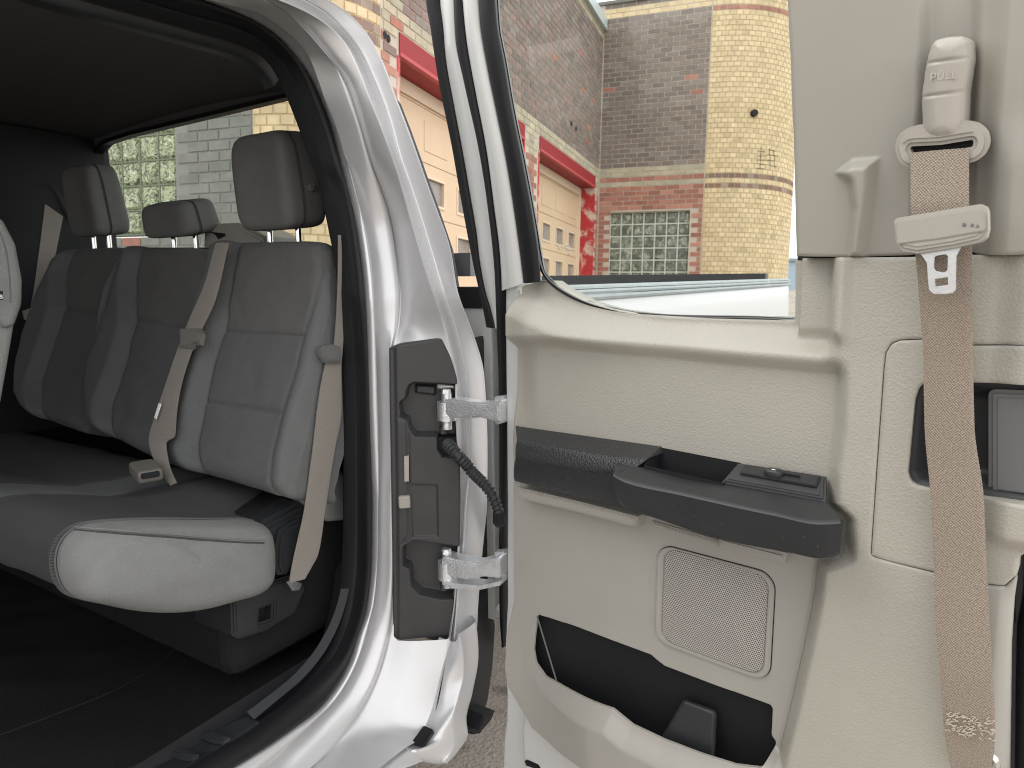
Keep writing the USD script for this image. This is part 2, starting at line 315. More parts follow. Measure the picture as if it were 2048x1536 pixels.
def relief(fr, outline, nf, step=.003, clips=(), sk=.02, edge=0.):
    """a moulded panel: a height field nf over an outline of the frame, cut by clip outlines, with turned-down edges"""
    o = np.asarray(outline); u0, v0 = o.min(0) - step * 2; u1, v1 = o.max(0) + step * 2
    us = np.arange(u0, u1, step); vs = np.arange(v0, v1, step); U, V = np.meshgrid(us, vs); U, V = U.ravel(), V.ravel()
    nu, nv = len(us), len(vs); i = np.arange(nu * nv).reshape(nv, nu); a, b, c, d = i[:-1, :-1].ravel(), i[:-1, 1:].ravel(), i[1:, 1:].ravel(), i[1:, :-1].ravel()
    F = np.vstack([np.stack([a, b, c], 1), np.stack([a, c, d], 1)])
    sd = pdist(o, U, V); N = nf(U, V)
    D = sd
    for h in clips: D = np.maximum(D, -pdist(np.asarray(h), U, V))
    if edge: t = np.clip(1 + D / edge, 0, 1); N = N - edge * (1 - np.sqrt(np.maximum(0, 1 - t * t)))
    A = np.stack([U, V, N], 1)
    near = (sd[F] < 0).any(1); F = F[near]
    A, F = clip(A, F, D)[:2] if False else clip2(A, F, D)
    P = fr.pt(A[:, :2], A[:, 2])
    return trimesh.Trimesh(*skirt(P, F, -sk * fr.n), process=False)
def clip2(A, F, w): return clip(A, F, w)
def hitm(mesh, px):
    """where rays from the photographer meet a mesh"""
    A, B, C_ = (mesh.vertices[mesh.faces[:, i]] for i in range(3)); out = []
    for d in ray(px):
        e1, e2 = B - A, C_ - A; h = np.cross(d, e2); a = (e1 * h).sum(1); a = np.where(np.abs(a) < 1e-14, 1e-14, a); q = CAM_T - A; u = (q * h).sum(1) / a; w = np.cross(q, e1); v = (w @ d) / a; t = (e2 * w).sum(1) / a
        ok = (u >= -1e-6) & (v >= -1e-6) & (u + v <= 1 + 1e-6) & (t > 0)
        if ok.any(): out.append(CAM_T + d * t[ok].min())
    return np.array(out)
def sheet_pane(fr, uv, n):
    g = Polygon(uv).buffer(0); v, f = trimesh.creation.triangulate_polygon(g, engine='earcut'); return trimesh.Trimesh(fr.pt(v, n), f, process=False)
def text(fr, s, uv, h, n, depth=.0006, rot=0., bold=True):
    t = meshkit.text_mesh(s, h, depth, bold); v = t.vertices.copy(); c, q = math.cos(rot), math.sin(rot)
    xy = np.stack([v[:, 0] * c - v[:, 1] * q, v[:, 0] * q + v[:, 1] * c], 1) + uv; t.vertices = fr.pt(xy, n + v[:, 2]); return t

# =================================================================== GROUND
X2 = RTW                                                          # the apron rises with the truck, towards the building
g = []
gn, gk = 90, 400.0
xs = np.concatenate([-np.geomspace(gk, 1.5, 30), np.linspace(-1.2, 4, 40), np.geomspace(5, gk, 30)])
ys = np.concatenate([-np.geomspace(gk, 3.5, 30), np.linspace(-3, 2, 40), np.geomspace(2.5, gk, 30)])
GX, GY = np.meshgrid(xs, ys); gp = np.stack([GX.ravel(), GY.ravel(), np.zeros(GX.size)], 1); gp[:, 2] += (meshkit.fbm(gp * 6, 3, 1) - .5) * .01
nx_ = len(xs); i = np.arange(GX.size).reshape(GX.shape); a, b, c, d = i[:-1, :-1].ravel(), i[:-1, 1:].ravel(), i[1:, 1:].ravel(), i[1:, :-1].ravel()
ground_m = usdkit.material(stage, '/World/Looks/concrete_apron', {
    'tc': ('texture_coordinate', {}), 'v': ('voronoi_texture', {'scale': 95.0}), 'n': ('noise_texture', {'scale': 2.2, 'detail': 8.0, 'roughness': .65}), 'n2': ('noise_texture', {'scale': 60.0, 'detail': 5.0}),
    'r': ('rgb_ramp', {'ramp': [(.0, (.26, .225, .19)), (.5, (.36, .315, .27)), (1., (.43, .385, .335))]}), 'r2': ('rgb_ramp', {'ramp': [(.40, (.48, .46, .44)), (.47, (1, 1, 1))]}),
    'mx': ('mix_color', {'blend_type': 'multiply', 'fac': 1.0}), 'ad': ('math', {'math_type': 'add'}), 'b': ('bump', {'distance': .004}), 'p': ('principled_bsdf', {'roughness': .85})},
    [('tc.object', 'v.vector'), ('tc.object', 'n.vector'), ('tc.object', 'n2.vector'), ('n2.fac', 'r.fac'), ('n.fac', 'r2.fac'), ('r.color', 'mx.a'), ('r2.color', 'mx.b'), ('mx.result', 'p.base_color'),
     ('v.distance', 'ad.value1'), ('n2.fac', 'ad.value2'), ('ad.value', 'b.height'), ('b.normal', 'p.normal')], surface='p.BSDF')
obj('/World', 'ground', trimesh.Trimesh(gp @ RTW.T, np.vstack([np.stack([a, b, c], 1), np.stack([a, c, d], 1)]), process=False), ground_m, True, kind='structure')

# =================================================================== FIRE STATION (level, its own axes a along the facing walls, b along the door walls)
YL = math.radians(20.9)
AB = np.stack([LW @ [math.cos(YL), -math.sin(YL), 0], LW @ [-math.sin(YL), -math.cos(YL), 0], [0, 0, 1.]])   # rows a, b, z in world
def rayw(p):
    p = np.atleast_2d(np.asarray(p, float)); return np.stack([(p[:, 0] - 1024) / FOC, (p[:, 1] - 768) / FOC, np.ones(len(p))], 1) @ RCW.T
_d = rayw((1198, 345))[0]; _fw = LW @ [0, 1, 0]
B0 = CAM_W + _d * (12.0 / (_d @ _fw)); B0 = B0 - [0, 0, 0]
_gn = RTW[:, 2]; B0[2] = -(B0[0] * _gn[0] + B0[1] * _gn[1]) / _gn[2]
CB = AB @ (CAM_W - B0)
def bh(p, axis, val):
    d = rayw(p) @ AB.T; return CB + d * ((val - CB[axis]) / d[:, axis])[:, None]
FS = group('/World', 'fire_station', label='brick fire station with red framed garage bays and a rounded yellow brick corner', category='building')
_m = np.eye(4); _m[:3, :3] = AB; _m[3, :3] = B0
UsdGeom.Xformable(stage.GetPrimAtPath(FS)).AddTransformOp().Set(Gf.Matrix4d(*_m.ravel().tolist()))
def fz(y, x=1206): return bh((x, y), 1, 0.)[0, 2]
A1 = bh((1412, 300), 1, 0.)[0, 0]                                  # facing wall ends, rounded corner begins
# radius of the rounded corner: its silhouette lies at x = 1570 in the photograph
def sil(R, c):
    an = np.linspace(0, np.pi / 2, 60); P = np.stack([c[0] + R * np.sin(an), c[1] - R + R * np.cos(an), np.full(60, CB[2])], 1)
    w = (P - CB) @ AB @ RCW; return (1024 + FOC * w[:, 0] / w[:, 2]).max()
RT = min(np.linspace(.5, 2.5, 201), key=lambda R: abs(sil(R, (A1, 0)) - 1571))
BL = bh((761, 80), 0, 0.)[0, 1]
def lpx(R): P = np.array([-R, BL + R, CB[2]]); w = (P - CB) @ AB @ RCW; return 1024 + FOC * w[0] / w[2]
RL = min(np.linspace(.2, 2.5, 231), key=lambda R: abs(lpx(R) - 512)); BF = BL + RL
z_top, z_y1, z_y0, z_dk, z_r1, z_r0, z_y2 = [fz(y) for y in (12, 21, 37.5, 338, 354.5, 362, 376)]
z_tr = bh((1430, 11), 1, 0.)[0, 2]; z_tr0 = bh((1430, 18), 1, 0.)[0, 2]
CH = .0765
z_lt = bh((1211, 69.5), 0, 0.)[0, 2]                               # eaves of the door wall
JR = bh((1190, 353), 0, 0.)[0]; JL = bh((1079, 261), 0, 0.)[0]; z_hd = JR[2]          # right bay opening
J1R = bh((1049, 240), 0, 0.)[0, 1]; J1L = bh((797.5, 41), 0, 0.)[0, 1]
z_band = bh((1192, 338), 0, 0.)[0, 2]
# depth of the door recess from the inner corner of the red reveal
def recess(d): P = np.array([-d, JR[1], z_hd]); w = (P - CB) @ AB @ RCW; return 1024 + FOC * w[0] / w[2]
DR = min(np.linspace(.05, 1.2, 231), key=lambda d: abs(recess(d) - 1160))

PAL = {'dark': [(.195, .155, .128), (.21, .165, .138), (.175, .145, .125), (.225, .19, .165), (.20, .16, .13), (.17, .14, .12)],
       'red': [(.36, .135, .085), (.40, .15, .10), (.31, .12, .08), (.43, .18, .12), (.34, .14, .10)],
       'yellow': [(.60, .455, .24), (.62, .47, .25), (.58, .435, .225), (.63, .48, .265), (.60, .45, .24), (.60, .455, .245), (.53, .40, .215)],
       'stone': [(.42, .36, .24), (.38, .34, .24), (.45, .39, .27), (.36, .33, .23)],
       'brown': [(.22, .12, .085), (.26, .15, .10), (.20, .125, .10), (.30, .22, .17)],
       'grey': [(.225, .235, .21), (.235, .24, .215), (.215, .225, .205), (.245, .235, .21)], 'plum': [(.235, .16, .14), (.25, .17, .145), (.22, .155, .135)]}
def pick(k):
    c = np.array(PAL[k][rng.integers(len(PAL[k]))]) * rng.uniform(.94, 1.06); g_ = c.mean(); return np.clip((c * .80 + g_ * .20) * (.88 if k == 'grey' else 1.14), 0, .85)
BR = []                                                            # every brick: corners (8 x 3) and tone
def lay(S, s0, s1, z0, z1, L, zone, head=False, hole=None, proud=.006):
    z = z0; row = 0
    while z < z1 - .02:
        off = (row % 2) * L * .5 if not head else (row % 2) * L * .5; s = s0 - off
        while s < s1 - .015:
            a, b = max(s, s0), min(s + L, s1) ; s += L
            if b - a < .03: continue
            k = zone((a + b) / 2, z + CH / 2)
            if k is None or (hole and hole(a, b, z + CH / 2)): continue
            e = proud + rng.uniform(-.0018, .0018); j = .0062
            (p0, n0), (p1, n1) = S(a + j), S(b - j); zz0, zz1 = z + j, z + CH - j + rng.uniform(-.0012, .0012)
            q = [np.r_[p0, zz0], np.r_[p1, zz0], np.r_[p1, zz1], np.r_[p0, zz1]]
            o = [np.r_[p0 + n0 * e, zz0], np.r_[p1 + n1 * e, zz0], np.r_[p1 + n1 * e, zz1], np.r_[p0 + n0 * e, zz1]]
            BR.append((np.array(q + o), pick(k)))
        z += CH; row += 1
BFACE = np.array([[4, 5, 6], [4, 6, 7], [0, 1, 5], [0, 5, 4], [3, 7, 6], [3, 6, 2], [0, 4, 7], [0, 7, 3], [1, 2, 6], [1, 6, 5]])
def SF(s): return np.array([s, 0.]), np.array([0, 1.])
def SLw(s): return np.array([0., s]), np.array([1., 0])
def STw(s): an = s / RT; return np.array([A1 + RT * math.sin(an), -RT + RT * math.cos(an)]), np.array([math.sin(an), math.cos(an)])
def SCw(s): an = s / RL; return np.array([-RL + RL * math.cos(an), BL + RL * math.sin(an)]), np.array([math.cos(an), math.sin(an)])
def SFp(s): return np.array([-RL - s, BF]), np.array([0, 1.])
# openings of the facing wall
G0, G1, GT = bh((1219.5, 426), 1, 0.)[0, 0], bh((1380.5, 418), 1, 0.)[0, 0], bh((1300, 422.5), 1, 0.)[0, 2]
GB = GT - 8 * .196
def zoneF(s, z):
    if z > z_y1: return 'dark'
    if z > z_y0: return 'yellow'
    if z > z_dk: return 'red' if rng.random() < .012 else 'dark'
    if z > z_r1: return 'stone'
    if z > z_r0: return 'red'
    if z > z_y2: return 'stone'
    return 'red'
zb = z_dk - CH * math.ceil((z_dk + .3) / CH)
lay(SF, .02, A1 - .005, zb, z_top, .203, zoneF, hole=lambda a, b, z: GB < z < GT and b > G0 + .02 and a < G1 - .02)
def zoneT(s, z):
    if z_tr0 - .012 < z < z_tr0 + CH: return 'red'
    if abs(z - (z_r1 + z_r0) / 2) < CH * .5 or abs(z - (z_y2 - CH * .5)) < CH * .5: return 'brown'
    return 'yellow'
lay(STw, 0.005, RT * np.pi / 2 + .0, zb, z_top + 1.4, .1015, zoneT, head=True, proud=.004)
def zoneL(s, z):
    if z > z_lt - .10: return 'stone' if z < z_lt else None
    inpier = s > J1L and s < BL
    if inpier:
        if z < z_hd - .12: return 'red' if rng.random() < .8 else 'plum'
        return ('stone' if rng.random() < .7 else 'red') if z < z_band + .35 else 'plum'
    if z > z_band: return ('red' if rng.random() < .008 else ('plum' if rng.random() < .25 + .06 * s else 'dark'))
    if z > z_hd - .02: return 'stone'
    return 'red' if z < z_hd - .3 else 'stone'
lay(SLw, .012, BL - .004, zb, z_lt + .02, .203, zoneL, hole=lambda a, b, z: z < z_hd and ((b > JR[1] + .02 and a < JL[1] - .02) or (b > J1R + .02 and a < J1L - .02)))
zs1, zs0 = bh((735, 55), 0, 0.)[0, 2], bh((735, 5), 0, 0.)[0, 2]
def zoneC(s, z):
    if abs(z - zs1) < CH * .75 or abs(z - zs0) < CH * .75: return 'brown' if rng.random() < .6 else 'plum'
    return 'yellow'
lay(SCw, .004, RL * np.pi / 2 - .004, zb, z_top + .6, .1015, zoneC, head=True, proud=.004)
# wing behind the rear window: grey painted bricks beside glass blocks
gx1 = -RL - bh((350.5, 300), 1, BF)[0, 0]; gtop = bh((512, 212), 1, BF)[0, 2]; gbx = -RL - bh((503, 300), 1, BF)[0, 0]
PG = .193
def zoneP(s, z):
    if z > gtop: return 'red' if z < gtop + CH * 1.2 else 'plum'
    if s < gbx: return 'red' if rng.random() < .8 else 'grey'
    return 'grey' if rng.random() < .985 else 'red'
GWB = 1.2
lay(SFp, .004, 4.2, zb, z_top + .6, .203, zoneP, hole=lambda a, b, z: z < gtop + .25 and z > GWB and b > gx1 + .02)
brickm = tone_mat('brick', .85, 9.0, .003); mortarm = mat('mortar', (.58, .49, .40), .92, bump=('noise', 90.0, .002), var=(3.0, (.46, .41, .35), .35, .7))
# mortar behind the bricks
def sheet(S, s0, s1, z0, z1, holes=(), k=1, d=.30):
    s = np.linspace(s0, s1, k + 1); out = []
    cuts = sorted({s0, s1, *[q for h in holes for q in h[:2]], *s}); zc = sorted({z0, z1, *[q for h in holes for q in h[2:]]})
    for a, b in zip(cuts, cuts[1:]):
        for c, e in zip(zc, zc[1:]):
            if any(h[0] - 1e-6 <= a and b <= h[1] + 1e-6 and h[2] - 1e-6 <= c and e <= h[3] + 1e-6 for h in holes): continue
            (p0, n0), (p1, n1) = S(a), S(b); q = [np.r_[p0, c], np.r_[p1, c], np.r_[p1, e], np.r_[p0, e]]
            r = [np.r_[p0 - n0 * d, c], np.r_[p1 - n1 * d, c], np.r_[p1 - n1 * d, e], np.r_[p0 - n0 * d, e]]
            out.append(trimesh.Trimesh(np.array(q + r), [[0, 1, 2], [0, 2, 3], [5, 4, 7], [5, 7, 6], [4, 5, 1], [4, 1, 0], [3, 2, 6], [3, 6, 7], [4, 0, 3], [4, 3, 7], [1, 5, 6], [1, 6, 2]], process=False))
    return trimesh.util.concatenate(out)
zg = -1.0
obj(FS, 'wall', sheet(SF, -.3, A1, zg, z_top, [(G0, G1, GB, GT)]), mortarm)
obj(FS, 'wall', sheet(SLw, -.0, BL, zg, z_lt, [(JR[1], JL[1], zg, z_hd), (J1R, J1L, zg, z_hd)]), mortarm)
obj(FS, 'rounded_corner', sheet(STw, 0, RT * np.pi / 2, zg, z_top + 1.4, k=24), mat('mortar_yellow', (.50, .40, .24), .92, bump=('noise', 90.0, .002), var=(2.0, (.40, .33, .22), .4, .7)), 40)
obj(FS, 'rounded_corner', sheet(SCw, 0, RL * np.pi / 2, zg, z_top + .6, k=20), 'mortar_ochre' if False else mat('mortar_ochre', (.50, .38, .22), .92, bump=('noise', 90.0, .002)), 40)
obj(FS, 'wall', sheet(SFp, 0, 4.4, zg, z_top + .6, [(gx1, 4.4, GWB, gtop + .25)]), mat('mortar_grey', (.235, .24, .22), .9, bump=('noise', 90.0, .002)))
def SFr(s): return np.array([A1 + RT, -RT - s]), np.array([1., 0])
obj(FS, 'wall', sheet(SFr, 0, 6., zg, z_top + .6), mat('pink_render', (.42, .28, .22), .9, bump=('noise', 60.0, .002)), label='side wall past the rounded corner')
# pieces that show largest are single bricks, the others one mass
def proj(P): w = (P - CB) @ AB @ RCW; return np.stack([1024 + FOC * w[:, 0] / w[:, 2], 768 + FOC * w[:, 1] / w[:, 2]], 1), w[:, 2].min()
sc = []
for k, (v, c) in enumerate(BR):
    p, zm = proj(v[4:]); ok = zm > .5 and (p >= [0, 0]).all() and (p <= [2048, 1536]).all(); m = p.mean(0)
    inwin = ok and ((1040 < m[0] < 1570 and m[1] < 545) or (690 < m[0] < 890 and m[1] < 300) or (350 < m[0] < 600 and 205 < m[1] < 450))
    e1, e2 = p[1] - p[0], p[3] - p[0]; sc.append(abs(e1[0] * e2[1] - e1[1] * e2[0]) if inwin else 0)
order = np.argsort(sc)[::-1]; big = set(order[:300].tolist())
for k in order[:300]:
    v, c = BR[k]; obj(FS, 'brick', trimesh.Trimesh(v, BFACE, process=False), brickm, tone=np.repeat(c[None], 8, 0))
rest = [k for k in range(len(BR)) if k not in big]
V = np.concatenate([BR[k][0] for k in rest]); F = np.concatenate([BFACE + 8 * i for i in range(len(rest))])
obj(FS, 'brickwork', trimesh.Trimesh(V, F, process=False), brickm, tone=np.repeat(np.array([BR[k][1] for k in rest]), 8, 0), kind='stuff')
# copings
obj(FS, 'coping', [box(np.array([-.3, -.32, z_top + .001]), np.array([A1 + .02, .035, z_top + .05]))], mat('coping', (.16, .145, .13), .8, bump=('noise', 60.0, .002)))
obj(FS, 'roof_flashing', [box(np.array([-.4, .02, z_lt + .002]), np.array([.07, BL - .02, z_lt + .17]))], mat('flashing', (.50, .56, .58), .45, metal=.3), label='pale metal roof edge over the garage bays')
# glass block windows
gbm = usdkit.material(stage, '/World/Looks/glass_block', {'tc': ('texture_coordinate', {}), 'n': ('noise_texture', {'scale': 11.0, 'detail': 4.0, 'distortion': 1.0}),
    'r': ('rgb_ramp', {'ramp': [(.25, (.06, .07, .052)), (.5, (.15, .17, .13)), (.68, (.42, .45, .37))]}), 'b': ('bump', {'distance': .010}), 'p': ('principled_bsdf', {'roughness': .16, 'specular_ior_level': .55})},
    [('tc.object', 'n.vector'), ('n.fac', 'r.fac'), ('r.color', 'p.base_color'), ('n.fac', 'b.height'), ('b.normal', 'p.normal')], surface='p.BSDF')
gbm2 = usdkit.material(stage, '/World/Looks/glass_block_ripple_glints', {'tc': ('texture_coordinate', {}), 'n': ('noise_texture', {'scale': 17.0, 'detail': 3.0, 'distortion': 2.6}),
    'r': ('rgb_ramp', {'ramp': [(.36, (.05, .065, .035)), (.46, (.20, .235, .13)), (.54, (.50, .54, .33)), (.62, (.26, .31, .19)), (.7, (.80, .84, .62))]}), 'b': ('bump', {'distance': .03}), 'p': ('principled_bsdf', {'roughness': .12, 'specular_ior_level': .6})},  # bright ramp colours paint the light reflected in the blocks; ripples are in the bump
    [('tc.object', 'n.vector'), ('n.fac', 'r.fac'), ('r.color', 'p.base_color'), ('n.fac', 'b.height'), ('b.normal', 'p.normal')], surface='p.BSDF')
grid = mat('block_mortar', (.58, .61, .54), .8, bump=('noise', 80.0, .001)); grid2 = mat('block_mortar_dim', (.20, .22, .16), .85)
def blocks(S, s0, s1, zt, zbm, pitch, bm, gm, back, jn=.022):
    w = group(FS, 'glass_block_window'); n = int(round((s1 - s0) / pitch)); pw = (s1 - s0) / n; r = int((zt - zbm) / pitch)
    for i in range(n):
        for j in range(r):
            (p, nn) = S(s0 + (i + .5) * pw); t = S(s0 + (i + 1) * pw)[0] - S(s0 + i * pw)[0]; zc = zt - (j + .5) * pitch; hw, hh = (pw - jn) / 2, (pitch - jn) / 2; tt = unit(t)
            def q(x, zz, d): return np.r_[p + tt * x + nn * d, zc + zz]
            V = [q(-hw, -hh, back), q(hw, -hh, back), q(hw, hh, back), q(-hw, hh, back), q(-hw + .02, -hh + .02, back + .022), q(hw - .02, -hh + .02, back + .022), q(hw - .02, hh - .02, back + .022), q(-hw + .02, hh - .02, back + .022)]
            obj(w, 'glass_block', trimesh.Trimesh(V, BFACE, process=False), bm)
    fr_ = []
    for i in range(n + 1):
        (p, nn) = S(s0 + i * pw); t = unit(S(s0 + pw)[0] - S(s0)[0]); a = p - t * jn / 2; b = p + t * jn / 2
        fr_.append(hexa(a - nn * .1, b - nn * .1, a + nn * (back + .012), b + nn * (back + .012), zt - r * pitch, zt))
    for j in range(r + 1):
        a, nn = S(s0); b = S(s1)[0]; zc = zt - j * pitch
        fr_.append(hexa(a - nn * .1, b - nn * .1, a + nn * (back + .010), b + nn * (back + .010), zc - jn / 2, zc + jn / 2))
    obj(w, 'block_joint', fr_, gm)
def hexa(a, b, c, d, z0, z1):
    V = [np.r_[a, z0], np.r_[b, z0], np.r_[d, z0], np.r_[c, z0], np.r_[a, z1], np.r_[b, z1], np.r_[d, z1], np.r_[c, z1]]
    return trimesh.Trimesh(np.array(V), trimesh.convex.convex_hull(np.array(V)).faces if False else [[0, 2, 1], [0, 3, 2], [4, 5, 6], [4, 6, 7], [0, 1, 5], [0, 5, 4], [1, 2, 6], [1, 6, 5], [2, 3, 7], [2, 7, 6], [3, 0, 4], [3, 4, 7]], process=False)
blocks(SF, G0, G1, GT, GB, .196, gbm, grid, -.085)
blocks(SFp, gx1, gx1 + 10 * PG, gtop + .25, GWB, PG * .98, gbm2, grid2, -.03, .012)
# red steel round the bays, then the sectional doors
redm = usdkit.material(stage, '/World/Looks/red_steel', {'tc': ('texture_coordinate', {}), 'n': ('noise_texture', {'scale': 3.4, 'detail': 6.0, 'roughness': .62, 'distortion': .4}), 'n2': ('noise_texture', {'scale': 5.0, 'detail': 4.0}),
    'r': ('rgb_ramp', {'ramp': [(.0, (.38, .020, .028)), (.50, (.46, .03, .035)), (.535, (.52, .25, .21)), (.60, (.60, .45, .38))]}), 'p': ('principled_bsdf', {'roughness': .42})},
    [('tc.object', 'n.vector'), ('n.fac', 'r.fac'), ('r.color', 'p.base_color')], surface='p.BSDF')
redclean = mat('red_beam', (.27, .012, .018), .6, bump=('noise', 30.0, .002)); redpink = mat('red_flange', (.46, .07, .075), .6)
doorm = mat('door_cream', (.70, .53, .36), .5, bump=('noise', 25.0, .0015), var=(1.5, (.66, .50, .335), .4, .65)); framem = mat('door_frame_cream', (.72, .60, .44), .5)
panem = mat('door_pane', (.17, .155, .14), .12, spec=.6, var=(3.0, (.26, .24, .22), .4, .6))
Rw = [(870, 363, 901, 418)]
def garage(b0, b1):
    t = group(FS, 'garage_door'); dz = z_hd - .0
    # steel lintel, soffit and reveals
    lin = group(FS, 'door_surround')
    obj(lin, 'lintel', [box(np.array([-.02, b0, z_hd - .155]), np.array([.012, b1, z_hd - .003]))], redclean); obj(lin, 'flange', [box(np.array([-.03, b0 + .001, z_hd - .185]), np.array([.02, b1 - .001, z_hd - .156]))], redpink)
    obj(lin, 'soffit', [box(np.array([-DR, b0, z_hd - .183]), np.array([-.031, b1, z_hd - .158]))], redclean)
    for bb, sg in ((b0, 1), (b1, -1)): obj(lin, 'reveal', [box(np.array([-DR, bb - sg * .03, zg]), np.array([.006, bb + sg * .014, z_hd - .187]))], redm)
    zt_ = z_hd - .19; x = -DR
    obj(t, 'frame', [box(np.array([x - .03, b0 + .016, zt_ - .12]), np.array([x + .035, b1 - .016, zt_ - .002])), box(np.array([x - .03, b0 + .016, zg]), np.array([x + .035, b0 + .12, zt_ - .121])), box(np.array([x - .03, b1 - .12, zg]), np.array([x + .035, b1 - .016, zt_ - .121]))], framem)
    # rows of the door, measured from the window row of the left bay
    w = bh((870, 363), 0, x)[0]; w2 = bh((870, 411), 0, x)[0]; w3 = bh((901, 372), 0, x)[0]; r2 = bh((935, 481), 0, x)[0]
    ph = w[2] - r2[2]; wh = (w[2] - w2[2]); ww = abs(w[1] - w3[1]); pw = (bh((870, 363), 0, x)[0, 1] - bh((918.5, 378), 0, x)[0, 1])
    ztop = zt_ - .121; zrow = w[2] + (ph - wh) / 2; k0 = math.ceil((ztop - zrow) / ph)
    for r in range(k0 + 5, -3, -1):
        z1 = zrow + (r) * ph; z0 = z1 - ph
        if z0 > ztop or z1 < -.6: continue
        z1 = min(z1, ztop); lights = r in (0, -1)
        n = int((b1 - b0 - .26) / pw); pit = (b1 - b0 - .24) / n; off = b0 + .12
        hs = []
        for i in range(n):
            c = off + (i + .5) * pit
            if lights: hs.append((c - ww / 2, c + ww / 2, z0 + (ph - wh) / 2, z0 + (ph + wh) / 2))
        cuts = sorted({b0 + .12, b1 - .12, *[q for h in hs for q in h[:2]]}); zc = sorted({z0 + .004, z1 - .004, *[q for h in hs for q in h[2:]]}); parts = []
        for a, b in zip(cuts, cuts[1:]):
            for c, e in zip(zc, zc[1:]):
                if not any(h[0] - 1e-6 <= a and b <= h[1] + 1e-6 and h[2] - 1e-6 <= c and e <= h[3] + 1e-6 for h in hs): parts.append(box(np.array([x - .03, a, c]), np.array([x + .01, b, e])))
        if not lights:
            for i in range(n):
                c = off + (i + .5) * pit
                if z1 - z0 > ph * .9:
                    parts.append(rbox(np.array([x + .012, c, (z0 + z1) / 2]), (.012, pit * .72, ph * .56), .005))
        obj(t, 'door_panel', parts, doorm)
        for h in hs:
            obj(t, 'pane', box(np.array([x - .02, h[0], h[2]]), np.array([x - .012, h[1], h[3]])), panem)
            obj(t, 'pane_frame', [box(np.array([x + .0105, h[0] - .025, h[2] - .025]), np.array([x + .02, h[0], h[3] + .025])), box(np.array([x + .0105, h[1], h[2] - .025]), np.array([x + .02, h[1] + .025, h[3] + .025])),
                                  box(np.array([x + .0105, h[0], h[3]]), np.array([x + .0202, h[1], h[3] + .025])), box(np.array([x + .0105, h[0], h[2] - .025]), np.array([x + .0202, h[1], h[2]]))], framem)
    return x
xd = garage(JR[1], JL[1]); garage(J1R, J1L)
# scrawl on the door glass, vent stub and dark repair joints on the rounded corner
def onx(pts, x): return np.array([bh(p, 0, x)[0] for p in pts])
sc1 = [(1119, 492), (1117, 494), (1119, 496), (1123, 496)]; sc2 = [(1131, 491), (1137, 489), (1140, 492), (1136, 495), (1132, 496), (1135, 498), (1141, 499), (1142, 503), (1138, 506), (1141, 509)]
obj(FS, 'scrawl', [tube(resample(onx(q, xd + .026), 24), .006, 6) for q in (sc1, sc2)], 'white')
def tw(px):
    d = rayw(px)[0] @ AB.T; best = None
    for an in np.linspace(0, np.pi / 2, 400):
        P = np.array([A1 + RT * math.sin(an), -RT + RT * math.cos(an)]); t = ((P - CB[:2]) @ d[:2]) / (d[:2] @ d[:2]); e = np.linalg.norm(CB[:2] + t * d[:2] - P)
        if best is None or e < best[0]: best = (e, an, CB[2] + t * d[2])
    return best[1], best[2]
an, zz = tw((1507, 227)); nrm = np.array([math.sin(an), math.cos(an), 0]); P = np.r_[STw(an * RT)[0], zz]
obj(FS, 'vent_pipe', [tube([P - nrm * .02, P + nrm * .03, P + nrm * .06], [.055, .055, .05], 20)], 'rubber', 40)
cr = []
for (x0, y0, x1, y1) in [(1522, 293, 1520, 338), (1539, 296, 1540, 330), (1547, 300, 1549, 334), (1515, 302, 1531, 304), (1513, 312, 1534, 312), (1512, 320, 1548, 322), (1516, 328, 1531, 329), (1534, 309, 1556, 312), (1537, 299, 1550, 303), (1513, 336, 1530, 338), (1535, 330, 1552, 335)]:
    q = []
    for t in np.linspace(0, 1, 4): an, zz = tw((x0 + (x1 - x0) * t, y0 + (y1 - y0) * t)); q.append(np.r_[STw(an * RT)[0] + .004 * np.array([math.sin(an), math.cos(an)]), zz])
    cr.append(tube(q, .0045, 6))
obj(FS, 'repair_joint', cr, mat('dark_joint', (.10, .085, .06), .9), kind='stuff')
for (x_, y_) in [(1153.5, 247), (1163, 258)]:
    P = bh((x_ - 12, y_ - 0), 0, 0.)[0]; obj(FS, 'wall_hole', [tube([P - [.02, 0, 0], P + [.012, 0, 0]], [.035, .035], 12)], 'blackmatte')
for (x_, y_) in [(768, 70), (775, 77)]:
    P = bh((x_, y_), 0, 0.)[0]; obj(FS, 'wall_hole', [tube([P - [.02, 0, 0], P + [.012, 0, 0]], [.028, .028], 12)], 'blackmatte')
# far blue-grey building past the corner
fb = [LW @ np.array([math.sin(math.atan2(x_ - 1024, FOC)) * 60, math.cos(math.atan2(x_ - 1024, FOC)) * 60, 0]) for x_ in (1560, 1680)]

